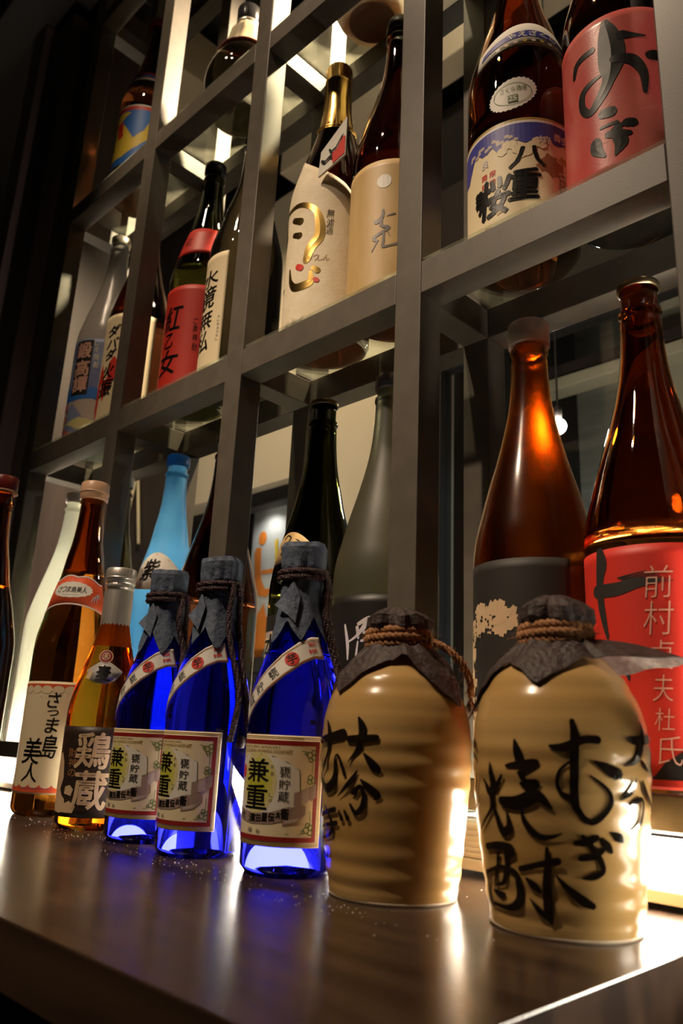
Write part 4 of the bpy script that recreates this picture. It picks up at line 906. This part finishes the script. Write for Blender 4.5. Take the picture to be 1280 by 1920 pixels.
p.glyph('良', -12, .088, -4, .098, M['white'], .0003, .03)
for (a, b) in ((-12, .0765), (-2, .0765), (-12, .066), (-2, .066)):
    p.ring(a + 3, b, .0042, .0005, M['redink'], .0002, 4, pi / 4, pi / 4 + 2 * pi)
for c, a, b in (('薩', -9, .074), ('摩', 1, .074), ('琉', -9, .0635), ('球', 1, .0635)): p.glyph(c, a - 3.5, b, a + 3.5, b + .0065, M['redink'], .0002, .01)
for (d, v, s_) in ((60, .083, 1), (70, .078, .8), (64, .071, .8), (52, .076, .7), (76, .088, .6), (8, .03, .6), (-6, .012, .5), (40, .02, .6)): p.ell(d, v, 7 * s_, .0065 * s_, M['brownink'] if s_ > .65 else M['goldink'], .0001, 10, .5)
p.ring(74, .060, .005, .0005, M['greyink'], .0002, 4, pi / 4, pi / 4 + 2 * pi, .014)
for k, c in enumerate('本格焼酎'): p.glyph(c, 70, .067 - k * .0062, 78, .072 - k * .0062, M['greyink'], .0003, 0)
p.done()
nb = band(t, PA, -20, 122, .215, .219, M['white'], 'collar_label', .0004, edge=lambda d: .016 * (1 - abs((d - 50) / 72) ** 2) , top=lambda d: .052 - .030 * abs((d - 50) / 72) ** 2)
p = Print(PA, nb, 'label_print', .0007, .004)
cv = lambda d, q: .215 + .016 * (1 - abs((d - 50) / 72) ** 2) + q * (.040 - .014 * abs((d - 50) / 72) ** 2)
p.poly([(d, cv(d, .38)) for d in range(-14, 117, 6)] + [(d, cv(d, .66)) for d in range(114, -16, -6)], M['navy'])
for k, c in enumerate('やえざくら'): d = 18 + k * 13; p.glyph(c, d, cv(d + 5, .40), d + 10, cv(d + 5, .63), M['white'], .0002, .03)
for k in range(9): d = 8 + k * 10; p.ell(d, cv(d, .2), 2.4, .0020, M['goldink'] if k % 2 else M['ribbonlt'], .0001, 10, .4)
p.line([(d, cv(d, .10)) for d in range(-10, 112, 5)], .0004, M['goldink'])
p.done()
o = Print(PA, t, 'medallion', .0006, .004); o.ell(23.5, .167, 24.5, .0185, M['white'], 0, 56, .06, .35); mo = o.done()
p = Print(PA, mo, 'label_print', .0010, .004); k_ = radians(1) * .0575
p.ring(23.5, .167, .0195, .0006, M['greenink'], 0, 28, ry=.0135); p.rect(19, .156, 29, .165, M['greenink'], .0001); p.text('25', 20, .1575, 28, .1635, M['white'], .0002, .02)
p.text('さくら酒造', 11, .170, 38, .1765, M['greenink'], .0001, .0)
p.done()

PM = P18(); 
t = tall('dark bottle with golden brown label, pale moon disc and grey brush character', -.5543, Z1, P18(.0565), M['darkbrown'], .20, G1, cap='blackcap')
PL = P18(.0565)
lab = band(t, PL, -86, 86, .0, .184, M['kraft'], 'label', .0004); lab.location.z = .004
p = Print(PL, lab, 'label_print', .0007, 0)
p.ell(27, .153, 9, .0095, M['white'])
for s in D['l']: p.stroke(s, M['greyink'], .0001)
p.done()
t = tall('bottle with gold foil cap and torn cream washi label bearing gold characters', -.6706, Z1, PM, M['darkbrown'], .21, G1)
lathe('foil_capsule', [(.0285, .332), (.0255, .343), (.0228, .358), (.0205, .375), (.0196, .395), (.0192, .425), (.0200, .427), (.0200, .4295), (.0192, .431), (.0192, .452), (.0180, .4555), (0, .4565)], M['gold'], t, 64, wob=lambda a, z: .0003 * sin(19 * a + z * 80) + .0002 * sin(31 * a))
V = []; F = []
tp = [(-62, .235), (-50, .258), (-40, .270), (-30, .278), (-18, .276), (0, .262), (22, .245), (45, .230), (62, .218), (74, .205), (82, .190)]
def topv(d):
    for (a, b), (c, e) in zip(tp, tp[1:]):
        if d <= c: return b + (e - b) * (d - a) / (c - a)
    return tp[-1][1]
rgt = random.Random(5); jag = {}
def edgev(d): return .012 + .0022 * sin(d * .5) + .0015 * sin(d * 1.3) + (.012 * max(0, (d - 40) / 40))
lab = band(t, PM, -62, 82, 0, 0.0001, M['washi'], 'label', .0004, edge=edgev, top=topv)
bpy.data.objects.remove(lab)
nd = 48; nv = 26
for j in range(nv + 1):
    for i in range(nd + 1):
        d = -62 + 144 * i / nd; v = edgev(d) + (topv(d) - edgev(d)) * j / nv; V.append(wrap(PM, d, v, .0008))
for j in range(nv):
    for i in range(nd): A = j * (nd + 1) + i; F.append((A, A + 1, A + nd + 2, A + nd + 1))
lab = mesh_obj('label', V, F, M['washi'], t, True); md = lab.modifiers.new('thickness', 'SOLIDIFY'); md.thickness = .0005
p = Print(PM, lab, 'label_print', .0012, .006)
for s in D['m_gold']: p.stroke(s, M['gold'], .0001)
for s in D['m_black']: p.stroke(s, M['ink'])
for s in D['m_red']: p.stroke(s, M['redink'], .0002)
for c, a, b, e, g_ in T['m']: p.glyph(c, a, b, e, g_, M['ink'] if c in '無濾過' else M['brownink'], 0, -.005, shear=.1)
p.done()
# gold cord and hanging tag on its neck
zc = .335; pth = [(.0275 * cos(2 * pi * k / 48), .0275 * sin(2 * pi * k / 48), zc + .002 * sin(4 * pi * k / 48)) for k in range(48)]
g = join2(twist_geo(pth, .0006, .0008, 200, 2, 6, True), twist_geo([(x * 1.02, y, z + .003) for x, y, z in pth], .0006, .0008, 200, 2, 6, True))
cdm = mesh_obj('neck_cord', g[0], g[1], M['gold'], t, True)
def tagv(q, dy=0): return (q[0], q[1] + dy, q[2])
A_, B_, C_, E_ = (.0778, -.055, .2886), (.0348, -.058, .2552), (.0293, -.056, .2206), (.0753, -.053, .2327)
tgm = mesh_obj('hang_tag', [tagv(q) for q in (A_, B_, C_, E_)] + [tagv(q, .0025) for q in (A_, B_, C_, E_)], [(0, 1, 2, 3), (7, 6, 5, 4), (0, 4, 5, 1), (1, 5, 6, 2), (2, 6, 7, 3), (3, 7, 4, 0)], M['white'], t)
def tp_(s_, q): # point on the card: s along its top edge, q downwards
    a_ = [A_[i] + (B_[i] - A_[i]) * s_ for i in range(3)]; c_ = [E_[i] + (C_[i] - E_[i]) * s_ for i in range(3)]
    return [a_[i] + (c_[i] - a_[i]) * q for i in range(3)]
def tagpoly(pts, m, lift): mesh_obj('tag_print', [tagv(tp_(*q), -lift) for q in pts], [tuple(range(len(pts)))], m, tgm)
tagpoly([(.02, .50), (.02, .96), (.46, .96), (.50, .62), (.30, .60), (.14, .42)], M['redink'], .0006)
tagpoly([(.06, .40), (.16, .38), (.36, .52), (.52, .50), (.62, .34), (.66, .37), (.55, .56), (.36, .60), (.14, .45)], M['ink'], .0010)
tagpoly([(.48, .66), (.56, .60), (.76, .62), (.90, .44), (.94, .50), (.80, .70), (.58, .70), (.50, .80)], M['ink'], .0010)

PN = P18()
t = tall('dark bottle with narrow cream label reading four black characters beside the red-label bottle', -.858, Z1, PN, M['black'], None, G1, cap='blackcap')
lab = band(t, PN, -46, 27, .0, .196, M['cream'], 'label', .0004); lab.location.z = .004
p = Print(PN, lab, 'label_print', .0008, 0)
for (c, a, b, e, g_), q in zip(T['n'], ((-30, 14), (-34, 10), (-34, 8), (-34, 6))): p.glyph(c, q[0], b + .001, q[1], g_ - .001, M['ink'], 0, .008, shear=.15)
for k, c in enumerate('すいきょうむし'): p.glyph(c, 18, .085 - k * .006, 22, .089 - k * .006, M['greyink'])
p.done()
PO = P18(.054)
t = tall('dark bottle with scarlet label and scarlet neck band on the middle shelf', -.970, Z1, PO, M['green'], .24, G1, cap='blackcap')
lab = band(t, PO, -62, 66, .0, .186, M['redlab'], 'label', .0004); lab.location.z = .004
p = Print(PO, lab, 'label_print', .0008, 0)
for (c, a, b, e, g_), q in zip(T['o'][:3], ((-12, 26), (-6, 14), (-16, 26))): p.glyph(c, q[0], b, q[1], g_, M['ink'], 0, .012, shear=.12)
for c, a, b, e, g_ in T['o'][3:]: p.glyph(c, a, b, e, g_, M['ink'], 0, 0)
p.done()
nb = band(t, PO, -80, 90, .252, .308, M['redlab'], 'neck_label', .0004); p = Print(PO, nb, 'label_print', .0008, .004); p.glyph('紅', 0, .272, 18, .288, M['darkred'], 0, .02); p.done()
PQ = P18(.055)
t = tall('dark bottle with cream label and red flame, half behind the thin post', -1.165, Z1, PQ, M['darkbrown'], .22, G1, cap='redcap')
lab = band(t, PQ, -80, 92, .0, .210, M['cream'], 'label', .0004); lab.location.z = .004
p = Print(PQ, lab, 'label_print', .0008, 0)
fl = [(-30, .004), (-8, .004), (-6, .05), (-3, .085), (4, .065), (10, .085), (16, .100), (14, .118), (24, .128), (34, .112), (30, .085), (22, .075), (14, .060), (6, .045), (2, .10), (-6, .118), (-14, .09), (-22, .05)]
p.poly(fl, M['redink'])
for c, a, b, e, g_ in T['q']: p.glyph(c, a, b, e, g_, M['ink'], .0002, .03, shear=.2)
for k, c in enumerate('だばだひぶり本格焼酎'): p.glyph(c, 68, .150 - k * .011, 74, .158 - k * .011, M['greyink'], .0001)
p.done()
PR = P18(.055)
t = tall('frosted grey bottle with silver cap and purple-blue landscape label, leftmost on the middle shelf', -1.281, Z1, PR, M['greyfrost'], .215, G1, 'frosted_bottle', cap='silver')
lab = band(t, PR, -80, 80, .0, .201, M['purple'], 'label', .0004); lab.location.z = .004
p = Print(PR, lab, 'label_print', .0006, 0)
p.poly([(-80, .0), (80, .0), (80, .070), (40, .085), (10, .075), (-20, .095), (-80, .08)], M['ribbonlt'], -.0001); p.poly([(-80, .0), (80, .0), (80, .035), (30, .045), (0, .035), (-80, .05)], M['lime1'], .00005)
p.poly([(-80, .085), (-30, .098), (-12, .118), (-4, .100), (10, .112), (24, .092), (50, .105), (80, .09), (80, .082), (0, .078), (-80, .075)], M['blueink'], .00005)
p.rect(2, .088, 40, .198, M['blacklab'], .0001)
for c, a, b, e, g_ in T['r'][:3]: p.glyph(c, 5, b, 37, g_, M['pinkink'], .0003, .03)
for c, a, b, e, g_ in T['r'][3:]: p.glyph(c, a + 2, b, e + 1, g_, M['white'], .0003, .02)
rg = random.Random(6)
for i in range(26): p.ell(-28 + rg.uniform(0, 26) + (i > 16) * 16, .010 + rg.uniform(0, .062) * (i <= 16) + rg.uniform(0, .012), rg.uniform(2, 5), rg.uniform(.002, .005), M['pinkink'] if i % 2 else M['pinkred'], .0001 + .00004 * (i % 5), 10, .3)
p.done()

# ------------------------------------------------------------------ things on the top shelf
t = tall('tall brown bottle with gaudy yellow, blue and red label, leftmost on the top shelf', -1.245, Z2, PR, M['darkbrown'], .25, G2, cap='redcap')
lab = band(t, PR, -80, 80, .05, .19, M['yellow'], 'label', .0004)
p = Print(PR, lab, 'label_print', .0006, 0)
p.rect(-80, .178, 80, .187, M['redink']); p.rect(-80, .187, 80, .19, M['white'])
p.poly([(-80, .05), (80, .05), (80, .12), (50, .09), (20, .068), (-80, .06)], M['blueink'])
p.poly([(-80, .165), (-10, .17), (20, .14), (40, .11), (60, .13), (80, .178), (-80, .178)], M['blueink'])
p.poly([(-80, .160), (-16, .164), (0, .150), (30, .172), (10, .176), (-80, .172)], M['yellow'], .0001); p.poly([(-5, .150), (12, .155), (16, .118), (2, .112)], M['redink'], .0002)
for k, c in enumerate('びっく'): p.glyph(c, -26, .142 - k * .024, -8, .160 - k * .024, M['ink'], .0003, .04)
p.done()
nb = band(t, PR, -80, 80, .262, .285, M['blueink'], 'neck_label', .0004); p = Print(PR, nb, 'label_print', .0006, .004); p.rect(-80, .262, 80, .267, M['white']); p.rect(-80, .267, 80, .270, M['redink']); p.rect(-80, .279, 80, .285, M['redink']); p.done()
PG = smoothP([(0, .040), (.004, .048), (.03, .062), (.065, .066), (.10, .058), (.125, .044), (.15, .034), (.175, .029), (.19, .020), (.225, .018)])
t = thing('round_flask', 'squat round black flask with cream shoulder wrap and black cap on the top shelf', 'bottle', (-.915, .625, Z2), 0, G2)
glass_body(t, PG, M['black'], None, lip=False)
lathe('shoulder_wrap', [(.0452, .1275), (.0372, .146), (.0318, .166), (.0300, .178), (.0235, .190), (.0200, .196)], M['cream'], t, 48, wob=lambda a, z: .0005 * sin(14 * a))
lathe('wrap_cord', [(.0462, .124), (.0476, .126), (.0476, .1285), (.0460, .130)], M['redcap'], t, 48)
cap_disc(t, .0205, .196, .236, M['blackcap'], 'cap', 36); lathe('cap_band', [(.0205, .194), (.0215, .196), (.0215, .200), (.0205, .202)], M['silver'], t, 48)
t = thing('clay_jar', 'round terracotta jar with dark red base seen from below through the top glass shelf', 'jar', (-.622, .640, Z2 + .0005), 0, 'vessels on the top shelf')
lathe('body', [(.034, .0), (.036, .001), (.052, .012), (.061, .035), (.064, .065), (.058, .10), (.042, .13), (.026, .148), (.022, .165), (.026, .175), (.020, .177), (.018, .160), (0, .158)], M['terracotta'], t, 72, wob=lambda a, z: .0006 * sin(5 * a + z * 80))
lathe('base_disc', [(0, .0012), (.033, .0010), (.0345, .0), (.036, .0012), (.034, .003)], M['oxblood'], t, 48)
for i in range(3):
    a = radians(-150 + 40 * i); v_, f_ = lathe(None, [(0, -.004), (.006, -.002), (.007, .002), (0, .005)], None, seg=12)
    mesh_obj('applied_flower', [(x * .9 + .0535 * cos(a), y * .9 + .0535 * sin(a), z + .05) for x, y, z in v_], f_, M['gold'], t, True)

# ------------------------------------------------------------------ things beyond the rack
t = thing('globe_lamp', 'bright round globe lamp glowing between the two big brown bottles', 'lamp', (-.655, 1.2, .668))
lathe('globe', [(0, -.015), (.006, -.0137), (.0105, -.0106), (.0137, -.006), (.015, 0), (.0137, .006), (.0105, .0106), (.006, .0137), (0, .015)], M['bulb'], t, 32)
lathe('socket', [(0, .014), (.008, .0135), (.008, .035), (.004, .04), (0, .04)], M['dark'], t, 24)
g = tube_geo([(0, 0, .038), (0, 0, 1.68)], .002, 8); mesh_obj('cable', g[0], g[1], M['dark'], t)
t = thing('poster_stand', 'white sign board with an orange drawn figure behind the dark window frame', 'sign', (-1.93, 1.60, .20))
box('board', (-.10, 0, .05), (.16, .02, .66), M['poster'], t, .012)
def figpoly(pts, m): 
    V = [(x * .8 - .045, -.002, z * .92 + .03) for x, z in pts]; mesh_obj('printed_figure', V, [tuple(range(len(V)))], m, t)
figpoly([(.012 + .026 * cos(a * pi / 6), .55 + .026 * sin(a * pi / 6)) for a in range(12)], M['orangep'])
figpoly([(-.035, .50), (-.02, .52), (.01, .515), (.012, .46), (.02, .40), (.05, .36), (.10, .36), (.06, .33), (.01, .34), (-.02, .40)], M['orangep'])
figpoly([(.02, .43), (.10, .43), (.10, .415), (.02, .415)], M['orangep']); figpoly([(.09, .53), (.11, .54), (.12, .46), (.115, .38), (.08, .34), (.10, .40), (.10, .46)], M['yellow'])
figpoly([(.01, .27), (.05, .31), (.07, .26), (.10, .28), (.09, .18), (.05, .12), (.02, .10), (.0, .18)], M['orangep'])
t = thing('hanging_cord', 'pair of cream cords hanging from a pale peg on the dark wall', 'cord', (-2.56, 1.455, 1.06))
for dx in (-.05, .07):
    g = tube_geo([(0, -.01, 0), (dx * .5, -.012, -.14), (dx, -.01, -.30)], .006, 8); mesh_obj('cord', g[0], g[1], M['cream'], t, True)
g = tube_geo([(0, 0, -.01), (.03, -.05, .03), (.045, -.07, .05)], .011, 12); mesh_obj('peg', g[0], g[1], M['white'], t, True)
